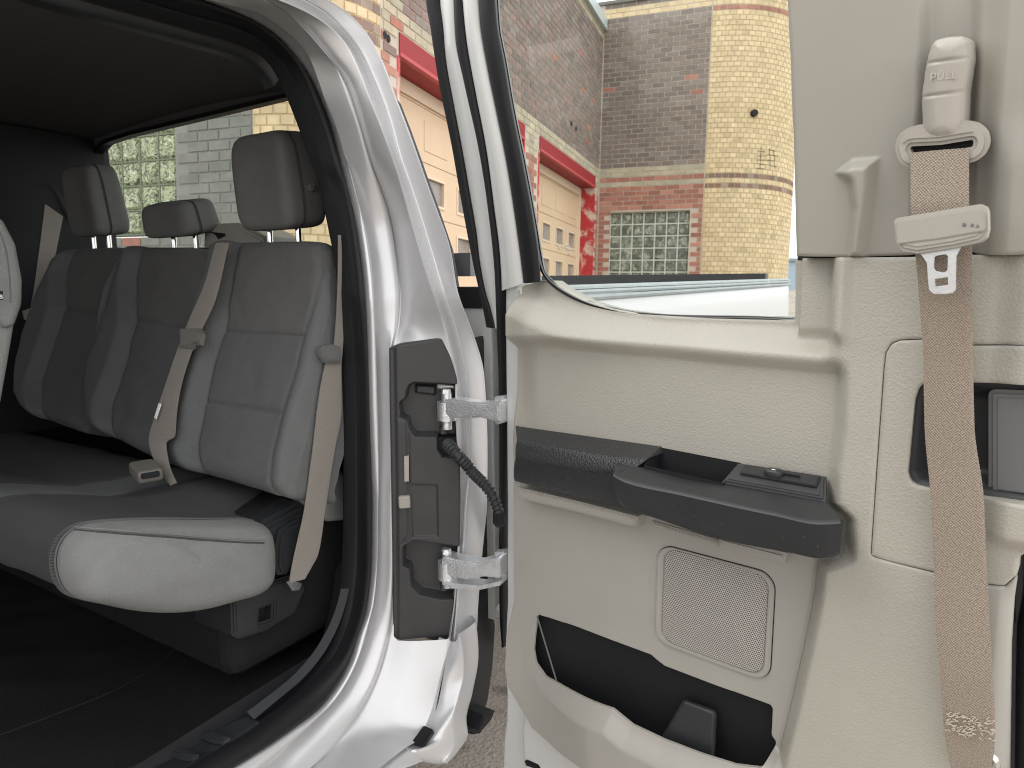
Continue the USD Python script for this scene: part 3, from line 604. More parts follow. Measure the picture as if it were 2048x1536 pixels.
# =================================================================== PICKUP TRUCK (built in its own frame: x into the cab, y forward, z up)
TR = group('/World', 'pickup_truck', label='silver extended cab pickup truck with its rear-hinged back door swung open', category='pickup truck')
_m = np.eye(4); _m[:3, :3] = RTW.T
UsdGeom.Xformable(stage.GetPrimAtPath(TR)).AddTransformOp().Set(Gf.Matrix4d(*_m.ravel().tolist()))
NB = 160
cA = [(-100, -90), (160, 0), (250, 25), (400, 68), (480, 92), (530, 118), (556, 155), (572, 192), (592, 242), (613, 300), (634, 354), (648, 417), (659.5, 473), (671, 534), (678, 605), (681, 660), (684, 760), (686, 900), (686, 1020), (683, 1120), (674, 1200), (650, 1290), (600, 1360), (500, 1440), (400, 1490), (300, 1536), (200, 1580)]
cB = [(-60, -130), (294, 0), (422, 36), (475, 50), (531, 82), (572, 122), (597, 163), (619, 217), (638, 268), (655, 330), (671, 370), (685, 431), (697, 511), (706, 593), (713, 660), (718, 760), (721, 900), (721.5, 1000), (722, 1108), (713.6, 1202), (686.5, 1289), (628.7, 1368.5), (563.6, 1422.7), (520, 1455), (430, 1510), (330, 1565)]
cC = [(0, -150), (400, 0), (465, 24), (503, 41), (552, 73), (589, 112), (617, 150), (638, 191), (658, 241), (677, 310), (690, 359), (709, 431), (723, 511), (731, 593), (734.5, 660), (738, 804), (743, 940), (745, 1000), (744, 1105), (733, 1216), (717, 1265), (700, 1320), (650, 1401), (578, 1459), (459, 1536), (380, 1580)]
cD = [(60, -170), (340, -30), (460, 4), (524, 21), (567, 47), (600, 75), (627.6, 107), (649, 161), (664, 204), (681, 247), (701, 315), (718, 382), (739, 464), (751, 546), (758, 660), (763, 804), (764, 900), (760, 1000), (759, 1140), (752, 1209), (735, 1279), (700, 1366), (640, 1440), (578, 1500), (540, 1536), (480, 1580)]
cP = [(120, -180), (440, -45), (540, 5), (589, 41), (640, 95), (688, 161), (715, 235), (737, 311), (781, 440), (795, 534), (800, 593), (795, 650), (783, 690), (778, 720), (779, 804), (783, 1000), (785, 1140), (783, 1230), (768, 1310), (738, 1390), (700, 1450), (650, 1510), (620, 1536), (560, 1580)]
cE = [(200, -190), (420, -45), (554, 0), (632, 36.5), (675, 69), (700.6, 103), (718, 140), (743.5, 208), (769, 273), (787, 325), (805, 382), (821, 441), (845, 523), (868, 593), (891.6, 655), (902, 692), (909, 725), (914, 757), (915, 840), (920, 921), (921, 1000), (920, 1084), (911, 1199), (902, 1269), (892, 1331), (874, 1436), (864, 1462), (812, 1495), (759, 1536), (700, 1580)]
cF = [(260, -190), (480, -50), (610, 0), (653, 26), (685.6, 58), (718, 99), (746, 157), (778, 241), (800, 318), (821, 377), (856, 487.5), (887, 593), (910, 660), (922, 710), (931, 757), (934, 804), (937, 874), (937, 945), (931, 1000), (924, 1105), (915, 1170), (908, 1269), (897, 1331), (880, 1436), (870, 1466), (818, 1499), (765, 1540), (706, 1584)]
cG = [(320, -200), (520, -55), (655.5, 0), (696, 26), (724, 54), (761, 112), (795, 202), (816.6, 258), (838, 318), (852, 359), (875, 422), (901, 499), (915, 580), (936, 640), (957, 699), (967, 739), (971, 786), (974, 845), (975, 900), (974, 1000), (965, 1105), (957, 1200), (951, 1300), (930, 1400), (905, 1480), (850, 1520), (790, 1545), (730, 1590)]
def crv(c, off, k=NB, top=None):
    q = resample(c, k); P = hbody(q, off)
    if top is not None: P = hbody(q, off + (top - off) * sstep((P[:, 2] - 1.35) / .25))
    return P
A3, B3, C3 = crv(cA, .185), crv(cB, .142), crv(cC, .128)
D3, P3_, E3, F3, G3 = crv(cD, .122, top=.070), crv(cP, .100, top=.040), crv(cE, .010), crv(cF, .012), crv(cG, -.001)
# the painted jamb: seal flange, groove, wide face, hem, outer skin
def mixc(a, b, t, off):
    """row between two traced curves, pushed off the chord towards the outside by off"""
    r = a * (1 - t) + b * t; return r + np.array([-off, off * .5, 0])
rows = [C3, mixc(C3, D3, .45, .010), D3 + [.012, 0, 0], mixc(D3, P3_, .3, .006), mixc(D3, P3_, .75, .010), P3_]
rows1 = dens(rows, 4)
rows2 = dens([P3_, mixc(P3_, E3, .06, -.004), mixc(P3_, E3, .35, .003), mixc(P3_, E3, .8, .004), mixc(P3_, E3, .96, .003), E3], 4)
rows3 = dens([E3, mixc(E3, F3, .15, -.008), mixc(E3, F3, .75, -.010), mixc(E3, F3, .93, .0), F3], 4)
rows4 = dens([F3, mixc(F3, G3, .04, .002), mixc(F3, G3, .5, .0015), mixc(F3, G3, .9, 0), G3, G3 + [.012, -.006, 0], G3 + [.03, -.006, 0]], 4)
BODY = group(TR, 'cab_body')
_a = hbody([(780, 985)], .100)[0]; _b = hbody([(918, 985)], .010)[0]; _b[2] = _a[2]
HC = Fr(_a, _b - _a, [0, 0, 1])
hco = HC.px([(778, 697), (800, 688), (886, 674), (893, 694), (902, 717), (909, 738), (914, 757), (915, 840), (920, 921), (921, 1000), (920, 1084), (911, 1199), (902, 1269), (784, 1281), (785, 1174), (783, 1000), (779, 804)], .008)
_j = loft(rows1 + rows2[1:]); _w = _j.vertices - HC.o; _wu, _wv = _w @ HC.u, _w @ HC.v; _cut = np.array(Polygon(hco).buffer(-.003).exterior.coords)[:-1]
_A, _F = clip(_j.vertices, _j.faces, -pdist(_cut, _wu, _wv)); obj(BODY, 'door_jamb', trimesh.Trimesh(_A, _F, process=False), 'paint', 50)
obj(BODY, 'outer_skin', loft(rows3 + rows4[1:]), 'paint', 50)
obj(BODY, 'door_seal', loft(dens([C3 + [.004, 0, 0], C3 + [-.004, .004, 0], mixc(C3, B3, .35, .014), mixc(C3, B3, .75, .012), B3, B3 + [.012, 0, 0]], 4)), 'rubber', 60)
A2 = A3.copy(); w_ = sstep((1.63 - A3[:, 2]) / .05); A2[:, 0] += .03; A2[:, 1] = w_ * np.minimum(A3[:, 1], -.125) + (1 - w_) * A3[:, 1]; A2[:, 2] += (1 - w_) * .03
obj(BODY, 'opening_trim', loft(dens([B3 + [.008, -.002, 0], mixc(B3, A3, .25, .002), mixc(B3, A3, .8, .004), A3, A2], 4)), 'blackmatte', 60)
_li = np.array([i for i in range(NB) if A3[i, 2] > 1.60]); 
obj(BODY, 'trim_lip', loft(dens([A3[_li] + [0, .001, -.001], A3[_li] + [.012, .004, -.012], A3[_li] + [.035, 0, -.012]], 3)), 'black', 60)

# roof, headliner, back wall with its window, far side, floor
def zh(x, y): return np.interp(y, [-.17, .0, .25, .6, 2.2], [1.648, 1.662, 1.668, 1.67, 1.67]) + .03 * np.sin(np.clip((x - .2) / 1.2, 0, 1) * np.pi)
gx, gy = np.meshgrid(np.linspace(.285, 1.5, 30), np.linspace(-.140, 2.2, 40)); gz = zh(gx, gy)
def gridm(X, Y, Z, flip=False):
    i = np.arange(X.size).reshape(X.shape); a, b, c, d = i[:-1, :-1].ravel(), i[:-1, 1:].ravel(), i[1:, 1:].ravel(), i[1:, :-1].ravel()
    f = np.vstack([np.stack([a, b, c], 1), np.stack([a, c, d], 1)]); return trimesh.Trimesh(np.stack([X.ravel(), Y.ravel(), Z.ravel()], 1), f[:, ::-1] if flip else f, process=False)
CAB = group(TR, 'cabin')
obj(CAB, 'headliner', gridm(gx, gy, gz, True), 'headliner', True)
gx2, gy2 = np.meshgrid(np.linspace(.262, 1.56, 30), np.linspace(-.13, 2.25, 40)); obj(BODY, 'roof', gridm(gx2, gy2, zh(gx2, gy2) + .004 + .03 * np.sin(np.clip((gx2 - .262) / 1.298, 0, 1) * np.pi) ** .6 * sstep((gy2 + .13) / .2)), 'paint', True)
RW = Fr([0, -.125, 1.28], [-1, 0, 0], [0, 0, 1])
wpx = [(186, 330), (188, 303), (206, 284), (260, 266), (400, 232), (572, 190), (700, 158), (720, 500), (186, 500)]
wuv = RW.px(wpx); wuv[:, 1] = np.maximum(wuv[:, 1], .0); win = rpoly(wuv, .03)
_gp = RW.px([(q[0] - 14, q[1]) for q in cG if 0 <= q[1] <= 1200]); _gp = _gp[np.argsort(_gp[:, 1])]; _gp = _gp[(_gp[:, 1] < .372) & (_gp[:, 1] > -.7)]
outer = np.vstack([[(-1.55, -.75), (_gp[0][0], -.75)], _gp, [(_gp[-1][0] - .10, .45), (-1.55, .45)]])
obj(CAB, 'back_wall', prism(RW, outer, -.03, 0, [win]), 'headliner')
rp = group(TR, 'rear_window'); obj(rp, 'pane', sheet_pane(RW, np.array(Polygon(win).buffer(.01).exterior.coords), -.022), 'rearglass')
obj(rp, 'window_seal', prism(RW, rpoly(Polygon(win).buffer(.004).exterior.coords, 0), -.019, .003, [np.array(Polygon(win).buffer(-.006).exterior.coords)]), 'rubber')
XF = 1.40
FSd = Fr([XF, 0, 1.28], [0, 1, 0], [0, 0, 1])
fo = np.array([(-.16, -.75), (2.2, -.75), (2.2, .40), (-.16, .38)]); fw = rpoly([(.42, .02), (1.15, .02), (1.15, .34), (.48, .34)], .04); fw2 = rpoly([(1.28, .02), (2.1, .0), (1.95, .34), (1.28, .36)], .04)
obj(CAB, 'side_wall', prism(FSd, fo, -.10, 0, [fw, fw2]), 'blackmatte', label='far side wall of the cabin')
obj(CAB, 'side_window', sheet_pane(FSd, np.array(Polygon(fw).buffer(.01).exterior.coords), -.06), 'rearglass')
obj(CAB, 'dashboard', [rbox(np.array([.8, 2.05, .95]), (1.25, .35, .55), .05)], 'blackmatte')
flx, fly = np.meshgrid(np.linspace(.175, 1.4, 60), np.linspace(-.15, 2.2, 90)); flz = .585 + .05 * sstep((.75 - flx) / .5) * 0 + (meshkit.fbm(np.stack([flx * 9, fly * 9, flx * 0], -1).reshape(-1, 3), 3, 4).reshape(flx.shape) - .5) * .02 - .035 * sstep((flx - .28) / .10) * sstep((fly - .45) / .3)
obj(CAB, 'carpet', gridm(flx, fly, flz), 'carpet', True)
seam = hz(resample([(-60, 1492), (0, 1470), (120, 1425), (230, 1380), (300, 1340), (350, 1300), (378, 1270), (386, 1258)], 40), .597); obj(CAB, 'carpet_edge', tube(seam, .0011, 6), 'blackmatte')
# sill trim along the foot of the opening
s_o = crv([(735, 1120), (722, 1200), (695, 1290), (640, 1366), (575, 1420), (520, 1462), (430, 1520), (340, 1575)], .150, 60); s_i = hbody(resample([(684, 1120), (672, 1200), (640, 1290), (585, 1366), (510, 1430), (440, 1480), (350, 1530), (250, 1585)], 60), .20)
obj(CAB, 'sill_trim', loft(dens([s_o, s_o * .7 + s_i * .3 + [0, 0, .006], s_o * .3 + s_i * .7 + [0, 0, .004], s_i, s_i + [.02, 0, -.03]], 4)), 'blackmatte', 50)
sp_o = hbody(resample([(700, 1180), (684, 1240), (655, 1300), (612, 1355), (560, 1400), (512, 1440)], 40), .163); sp_i = hbody(resample([(684, 1180), (668, 1236), (634, 1300), (592, 1350), (540, 1393), (497, 1425)], 40), .175)
obj(CAB, 'scuff_strip', loft([sp_o + [-.004, .006, .006], sp_i + [-.004, .006, .006]]), mat('scuff_grey', (.040, .042, .046), .7, spec=.2), True)
spl = [np.array(q) for q in ([(524, 1443), (497, 1427), (330, 1500), (150, 1575), (300, 1590), (440, 1500)],)]
def slab(P, t, inset=0.):
    """a flat or nearly flat plate: outline in space, thickened along its normal (outline anticlockwise seen from the front)"""
    P = np.asarray(P, float); c = P.mean(0); n = np.zeros(3)
    for a, b in zip(P, np.roll(P, -1, 0)): n += np.cross(a - c, b - c)
    n = unit(n); n = n if n @ (CAM_T - c) > 0 else -n
    u = unit(P[1] - P[0]); fr = Fr(c, u, np.cross(n, u)); uv = np.stack([(P - c) @ fr.u, (P - c) @ fr.v], 1); uv = np.array(Polygon(uv).buffer(0).exterior.coords)[:-1]
    return prism(fr, uv, -t, 0, ch=inset)
obj(CAB, 'sill_plate', slab(hz(spl[0], .612), .02, .003), 'black')
for (x_, y_) in [(438, 1478), (375, 1512)]:
    obj(CAB, 'sill_step', slab(hz([(x_ - 42, y_ - 12), (x_ - 10, y_ - 20), (x_ + 22, y_ - 6), (x_ + 8, y_ + 2), (x_ - 16, y_ - 2)], .622), .008, .002), 'black')

# ------------------------------------------------------------------ hinge cover, hinges, conduit
rec1 = rpoly(HC.px([(812, 778), (817, 767), (827, 762), (930, 767), (930, 839), (930, 915), (885, 911), (874, 897), (873, 871), (831, 871), (819, 858), (815, 839), (801, 832), (798, 802), (810, 793)], 0), .003)
rec2 = rpoly(HC.px([(805, 1087), (829, 1075), (930, 1089), (930, 1192), (881, 1194), (840, 1185), (822, 1167), (819, 1133), (805, 1127)], 0), .003)
hole1 = HC.px([(888, 768), (916, 770), (916, 812), (888, 812)], -.01); hole2 = HC.px([(874, 872), (925, 872), (925, 912), (884, 912), (874, 896)], 0)
def nf(U, V):
    n = .012 - .006 * sstep(pdist(HC.px([(795, 690), (800, 1000), (802, 1285), (700, 1285), (700, 690)], 0), U, V) / -.008)
    n = n - .028 * sstep(-pdist(rec1, U, V) / .005) - .026 * sstep(-pdist(rec2, U, V) / .006) - .02 * sstep(-pdist(hole2, U, V) / .004)
    n = n - .004 * sstep(-pdist(HC.px([(818, 966), (876, 968), (878, 1075), (824, 1075)], .01), U, V) / .003)
    n = n - .003 * np.exp(-(pdist(HC.px([(800, 835), (815, 842), (818, 965), (818, 1070), (806, 1087)], .01), U, V, False) / .003) ** 2)
    n = n + .010 * sstep(-pdist(HC.px([(831, 768), (872, 770), (872, 791), (831, 786)], -.01), U, V) / .003)
    return n
HV = group(TR, 'hinge_cover')
obj(HV, 'cover', relief(HC, hco, nf, .0016, sk=.02, edge=.004), 'cover', True)
obj(HV, 'hinge_cavity', slab(HC.p3([(886, 771), (911, 772), (911, 836), (886, 836)], -.012), .002), 'rubber'); obj(HV, 'wire_cavity', slab(HC.p3([(877, 874), (917, 874), (918, 909), (887, 909), (877, 894)], -.004), .002), 'rubber')
obj(HV, 'striker_insert', [slab(HC.p3([(808, 913), (818, 912), (818, 963), (809, 964)], .015), .006, .001)], 'greyplastic' if False else M['clip'])
obj(HV, 'bump_stop', [rbox(HC.p3([(809, 1003)], .013)[0], (.020, .022, .012), .003, [HC.u, HC.v, HC.n])], M['pillar'])
bk = hbody(resample([(875, 770), (900, 770), (910, 776), (912, 790), (912, 806)], 16), .028); obj(HV, 'bracket', tube(bk + [-.012, .012, 0], .0035, 8), 'steel', 40)
def hinge(outl, pin, plate=None):
    A = hbody([pin], .030)[0] + [-.01, .012, 0]; Bq = DF.p3([(1004, pin[1])], -.012)[0]; u = Bq - A; u[2] = 0
    fr = Fr(A, u, [0, 0, 1]); h = group(TR, 'door_hinge')
    m = prism(fr, rpoly(fr.px(outl, .012), .004), -.014, .014, ch=.003); obj(h, 'arm', m.subdivide_to_size(.004) if False else m, 'zinc', 35)
    obj(h, 'pin', tube([A + [0, 0, -.032], A + [0, 0, .030]], .0085, 14), 'zinc', 40); obj(h, 'knuckle', tube([A + [0, 0, -.016], A + [0, 0, .016]], [.0165, .0165], 20), 'zinc', 40)
    obj(h, 'bolt', tube([A + [.004, -.004, .030], A + [.004, -.004, .037]], [.009, .008], 6), 'zinc'); obj(h, 'bolt', tube([A + [.012, -.006, -.042], A + [.012, -.006, -.03]], [.008, .008], 6), 'cover')
    obj(h, 'door_plate', prism(fr, fr.px([(988, outl[0][1] - 12), (1006, outl[0][1] - 14), (1006, outl[0][1] + 40), (990, outl[0][1] + 44)], -.004), -.022, -.004, ch=.002), 'zinc', 35)
    if plate: obj(h, 'check_strap', prism(fr, fr.px(plate, .018), -.012, .018, ch=.0015), 'zinc', 35)
    return fr
DF = Fr([-.107, .018, 1.28], [1, 0, 0], [0, 0, 1]); _es = -ray((-640, 571))[0]; _es[2] = 0; DF = Fr([-.107, .018, 1.28], _es, [0, 0, 1])
DU = Fr(DF.o, DF.u, np.array([0, 0, 1.]) + .18 * DF.n)
hinge([(886, 806), (890, 799), (905, 798), (940, 804), (975, 806), (1003, 801), (1003, 848), (985, 841), (960, 835), (925, 838), (892, 834), (886, 827)], (893, 818))
hinge([(884, 1118), (890, 1112), (905, 1117), (955, 1126), (1000, 1114), (1000, 1156), (968, 1153), (930, 1159), (892, 1152), (884, 1142)], (894, 1132), [(882, 1159), (904, 1167), (958, 1172), (1000, 1163), (999, 1172), (960, 1180), (903, 1178), (884, 1170)])
k = 260; cp = np.array([hbody([(893, 884)], .03)[0] + [-.012, .012, 0], hbody([(908, 905)], .0)[0] + [-.012, .008, 0], DF.p3([(940, 938)], -.005)[0], DF.p3([(968, 968)], .0)[0], DF.p3([(987, 996)], .0)[0], DF.p3([(997, 1024)], -.006)[0], DF.p3([(998, 1050)], -.012)[0]])
cp = resample(cp, k); s_ = np.linspace(0, 1, k); obj(TR, 'wiring_conduit', tube(cp, (.0098 - .0022 * s_) * (1 + .16 * np.sign(np.sin(s_ * 2 * np.pi * 26)) * np.abs(np.sin(s_ * 2 * np.pi * 26)) ** .5), 16), 'black', 50)
obj(TR, 'conduit_clip', [rbox(DF.p3([(997, 1036)], -.004)[0], (.016, .014, .022), .003)], 'blackmatte')

# ------------------------------------------------------------------ lower cab corner and sill
l0 = [(905, 1283), (896, 1322), (870, 1440), (845, 1490), (822, 1503), (833, 1518), (870, 1527)]; l1 = [(917, 1267), (926, 1344), (915, 1395), (902, 1447), (906, 1484), (897, 1510), (886, 1527)]; l2 = [(951, 1242), (957, 1310), (945, 1385), (933, 1440), (936, 1468), (918, 1500), (892, 1527)]
L0, L1, L2 = hx(resample(l0, 60), .004), hx(resample(l1, 60), -.024), hx(resample(l2, 60), -.018)
obj(BODY, 'cab_corner', loft(dens([L0 + [.03, .0, 0], L0, L0 * .5 + L1 * .5 + [-.004, 0, 0], L1], 4)[:-1] + dens([L1, L1 * .85 + L2 * .15 + [-.002, -.003, 0], L2, L2 + [.05, -.02, 0]], 4)), 'paint', 28)
obj(BODY, 'corner_gap_seal', loft([hx(resample([(906, 1283), (897, 1322), (871, 1446)], 30), .006), hx(resample([(902, 1284), (892, 1322), (867, 1446)], 30), .008)]), 'rubber')
obj(BODY, 'rubber_stop', slab(hx([(866, 1459), (870, 1466), (847, 1498), (842, 1492)], -.004), .02, .001), 'rubber')
obj(BODY, 'rocker', box(np.array([.06, .30, .36]), np.array([.16, 2.2, .47])), 'paint')

# ------------------------------------------------------------------ cargo bed
BD = group(TR, 'cargo_bed'); YB, YE = -.122, -2.71
rb0, rb1 = hx((1204, 598), 0)[0], hx((1578, 571), 0)[0]; zr0, zr1 = float(rb0[2]), float(rb1[2])
def zr(y): return zr0 + (zr1 - zr0) * (y - rb0[1]) / (rb1[1] - rb0[1])
yy = np.linspace(YB, YE, 40)
prof = [(.055, -.62), (.02, -.60), (.0, -.56), (-.006, -.45), (-.012, -.33), (-.004, -.28), (-.004, -.10), (.0, -.02), (.004, .0), (.05, .0)]
obj(BD, 'side_panel', loft([np.stack([np.full(40, a), yy, zr(yy) + b], 1) for a, b in prof]), 'paint', 35)
obj(BD, 'front_panel', [box(np.array([.012, YB - .04, .62]), np.array([1.8, YB + .002, zr(YB) - .004]))], 'paintin')
obj(BD, 'side_panel', [box(np.array([1.72, YE, .62]), np.array([1.80, YB - .05, zr(-1.) - .02]))], 'paint', label='far side panel of the bed'); obj(BD, 'bed_floor', [box(np.array([.06, YE, .72]), np.array([1.72, YB - .041, .75]))], 'blackmatte')
obj(BD, 'tailgate', [box(np.array([.06, YE + .0, .76]), np.array([1.71, YE + .05, zr(YE) - .03]))], 'paint')
HRL = float(hx((1300, 565), 0)[0, 2] - zr(hx((1300, 592), 0)[0, 1])); rl = []
for a, b in (((-.008, .0), (-.010, .012)), ((-.006, .0135), (-.006, .024)), ((-.003, .0255), (.004, HRL))):
    rl.append(loft([np.stack([np.full(40, a[0]), yy, zr(yy) + a[1]], 1), np.stack([np.full(40, (a[0] + b[0]) / 2 - .003), yy, zr(yy) + (a[1] + b[1]) / 2], 1), np.stack([np.full(40, b[0]), yy, zr(yy) + b[1]], 1), np.stack([np.full(40, b[0] + .06), yy, zr(yy) + b[1] - .004], 1)]))
rl.append(box(np.array([.002, YE, zr(YE) + .001]), np.array([.09, YE + .006, zr(YE) + HRL - .001])))
obj(BD, 'bed_rail', rl, 'rail', 30)
f0, f1 = hy((1130, 551), -2.66)[0], hy((1500, 556), -2.66)[0]
obj(BD, 'tailgate_cap', hexa(np.array([.10, YE + .0]), np.array([1.71, YE + .0]), np.array([.10, YE + .055]), np.array([1.71, YE + .055]), zr(YE) - .03, max(f0[2], f1[2])), M['cover'])
obj(BD, 'bed_liner', [box(np.array([.065, YE + .06, .76]), np.array([.09, YB - .05, zr(-1.) - .006])), box(np.array([1.69, YE + .06, .76]), np.array([1.715, YB - .05, zr(-1.) - .006]))], 'blackmatte')
obj(BD, 'headboard_cap', [box(np.array([.03, YB - .055, zr(YB) - .003]), np.array([1.75, YB + .004, zr(YB) + .035]))], 'blackmatte'); obj(BD, 'headboard_cap', [box(np.array([.1, YB - .09, zr(YB) + .055]), np.array([1.7, YB - .06, zr(YB) + .10]))], 'greyplastic')
obj(BD, 'gap_seal_and_shade', slab(hx([(948, 676), (966, 672), (977, 740), (983, 845), (987, 1000), (985, 1105), (981, 1200), (990, 1250), (985, 1330), (975, 1400), (960, 1450), (940, 1450), (930, 1300), (940, 1000)], .028), .006), 'rubber')  # dark sheet standing in for the shade between cab and bed, with its seal
obj(BD, 'mud_guard', slab(hx([(968, 1430), (992, 1422), (985, 1440), (962, 1468), (945, 1470), (939, 1462), (956, 1458)], -.012), .05, .003), 'blackmatte')

# ------------------------------------------------------------------ REAR DOOR (opened square to the body; DF: u away from the hinge, v up, n inside face)
RD = group(TR, 'rear_door')
e_a = [(856, -30), (856, 0), (865, 56), (875, 119), (883, 169), (900, 250), (910, 300), (924, 382), (938, 459), (952.5, 530), (964, 581), (976, 651)]
e_b = [(882, -30), (883, 0), (890.6, 62), (894, 109), (912, 219), (927, 300), (943, 394), (955, 464), (962, 523), (973.6, 581), (985, 616), (997, 655)]
e_c = [(910, -30), (911, 0), (914, 78), (931, 162), (962, 300), (978, 394), (988, 480), (995, 560), (998, 660), (1001, 751), (1002, 900), (1002, 1000), (1002, 1209), (1008, 1288)]
e_d = [(928, -30), (930, 0), (937.5, 78), (956, 187), (977, 300), (992, 417), (1003, 511), (1006, 581), (1009, 660), (1012, 751), (1013, 900), (1013, 1000), (1013, 1209), (1014, 1290)]
e_e = [(957, -30), (959, 0), (962.5, 47), (975, 125), (994, 219), (1015.6, 328), (1037, 470), (1046, 540), (1049, 566)]
e_f = [(986, -30), (988, 0), (992, 47), (1006, 125), (1022, 219), (1044, 328), (1068, 460), (1075, 510), (1079, 563)]
def dl(c, n, k=90): return DU.p3(resample(c, k), n)
def strip(rows, k=4): return loft(dens(rows, k))
a_, b_, c_, d_, e_, f_ = dl(e_a, -.034), dl(e_b, -.032), dl(e_c, -.016), dl(e_d, -.012), dl(e_e, -.006), dl(e_f, -.002)
nU = DU.n
obj(RD, 'edge_seal', strip([a_ - .03 * nU, a_, a_ * .75 + b_ * .25 + .010 * nU, a_ * .25 + b_ * .75 + .008 * nU, b_, b_ - .012 * nU]), 'rubber', 60)
b2 = dl(e_b, -.036); c2_ = dl([q for q in e_c if q[1] < 640] + [(998, 655)], -.020); obj(RD, 'frame_flange', strip([b2, b2 * .9 + c2_ * .1 + .006 * nU, b2 * .2 + c2_ * .8 + .008 * nU, c2_]), 'paintin', 60)
obj(RD, 'edge_seal', strip([c_ - .012 * nU, c_, c_ * .7 + d_ * .3 + .010 * nU, c_ * .25 + d_ * .75 + .010 * nU, d_, d_ - .010 * nU]), 'rubber', 60)
d3 = dl([q for q in e_d if q[1] < 590], -.014); e3 = dl(e_e, -.008); obj(RD, 'window_frame', strip([d3, d3 * .9 + e3 * .1 + .008 * nU, d3 * .3 + e3 * .7 + .011 * nU, e3 + .002 * nU, e3 - .006 * nU]), 'paintin', 60)
e4 = dl(e_e, -.006); obj(RD, 'window_channel', strip([e4 - .01 * nU, e4 + .002 * nU, e4 * .7 + f_ * .3 + .006 * nU, e4 * .2 + f_ * .8 + .006 * nU, f_ - .002 * nU, f_ - .03 * nU - .024 * DU.u]), 'rubber', 60)
wl = [(988, -40), (992, 47), (1006, 125), (1022, 219), (1044, 328), (1068, 460), (1077, 520), (1086, 545), (1100, 563), (1122, 580), (1170, 604), (1222, 619), (1280, 629), (1365, 634), (1500, 636), (1595, 641)]
Wo = DU.px(wl + [(1620, 641), (1610, 300), (1596, -40)], -.03)
obj(RD, 'window_glass', sheet_pane(DU, Wo, -.032), 'glass')
gl = dl([(q[0] + 4, q[1] - 3) for q in wl], -.026, 160); _o = lambda a, b: [(q[0] + a * (1 if q[1] < 540 else .5), q[1] - (b if q[1] > 480 else 0)) for q in wl]
obj(RD, 'glass_gasket', strip([dl(_o(-2, -5), -.022, 160), dl(_o(-1, -4), -.012, 160), dl(_o(2, -1), -.011, 160), dl(_o(5, 2), -.020, 160), dl(_o(5, 2), -.030, 160)], 3), 'rubber', 60)
obj(RD, 'gasket_lip', strip([dl(_o(5, 2), -.026, 160), dl(_o(7, 3.2), -.0225, 160), dl(_o(9.5, 4.5), -.029, 160)], 3), M['gasketlip'], True)
# painted inner panel with its stamped recess, seen at the edge and below the trim
ipo = DF.px([(1009, 555), (1040, 552), (1042, 640), (1060, 720), (1300, 760), (1300, 1400), (1350, 1620), (1002, 1620), (1006, 1480), (1011, 1440), (1012, 1395), (1008, 1310), (1013, 1200), (1012, 900), (1009, 660)], -.016)
hx_ = rpoly(DF.px([(1050, 1425), (1068, 1400), (1095, 1395), (1200, 1500), (1200, 1640), (1060, 1560), (1049, 1510), (1047, 1460)], -.016), .006)
def nfi(U, V): return -.016 + .010 * sstep(-pdist(hx_, U, V) / .008) - .006 * sstep((.03 - np.abs(V - DF.px([(1050, 1340)])[0, 1])) / .03) * 0
obj(RD, 'inner_panel', relief(DF, ipo, nfi, .003, [DF.px([(1045, 1215), (1330, 1300), (1330, 1640), (1230, 1560), (1110, 1460), (1040, 1360)], -.016)], sk=.05, edge=.006), 'paintin', True)
obj(RD, 'drain_plug', slab(DF.p3([(1048, 1523), (1053, 1520), (1075, 1530), (1080, 1537), (1076, 1540), (1052, 1532)], -.004), .004, .001), 'rubber')
oi = hx([(0, 0)], 0); skin = DF.px([(1004, 600), (1300, 640), (1800, 640), (2080, 640), (2080, 1700), (1020, 1700), (1004, 1300)], -.016)
sk2 = skin.copy(); obj(RD, 'outer_panel', prism(DF, rpoly(sk2, .02), -.115, -.105), 'paint')

# trim: one moulded surface cut into its panels
WB = DF.px(wl[7:], -.005); LIPPX = [(1026, 1188), (1050, 1200), (1074, 1228), (1067, 1299), (1070, 1327), (1088, 1355), (1150, 1384), (1225, 1418), (1264, 1450), (1330, 1481), (1400, 1508), (1470, 1530), (1524, 1537), (1545, 1560)]
lipn = np.array([0, 0, .002, .003, .006, .012, .024, .036, .036, .036, .036, .036, .036, .036])
LIP = DF.px(LIPPX, lipn); PKT = DF.px([(1074, 1228), (1150, 1252), (1225, 1281), (1302, 1309), (1314, 1320), (1330, 1332), (1430, 1370), (1546, 1411), (1543, 1470), (1538, 1505), (1524, 1537), (1470, 1530), (1400, 1508), (1330, 1481), (1264, 1450), (1225, 1418), (1150, 1384), (1088, 1355), (1070, 1327), (1067, 1299)], np.r_[np.zeros(9), .025, .036, .036, .036, .036, .036, .036, .024, .012, .006, .003])
PKT = rpoly(PKT, .006)
SHELL = np.vstack([LIP, DF.px([(1545, 1700), (940, 1700), (940, 1180)], .05)])
REC = rpoly(DF.px([(900, 950), (900, 700), (1060, 696), (1096, 696), (1120, 698), (1328, 716), (1500, 733), (1700, 751), (1700, 1000), (1500, 1000), (1000, 950)], .012), .012)
ROLL = DF.px([(980, 610), (1026, 628), (1060, 640), (1110, 661), (1182, 682), (1290, 700), (1400, 708), (1500, 716), (1620, 726), (1720, 735)], .03)
COL = DF.px([(1694, 300), (1688, 520), (1676, 700), (1666, 860), (1655, 941), (1655, 1015), (1688, 1045), (1688, 1105), (1630, 1124), (1622, 1200), (1604, 1290), (1580, 1400), (1556, 1500), (1536, 1620), (2300, 1620), (2300, 300)], .026)
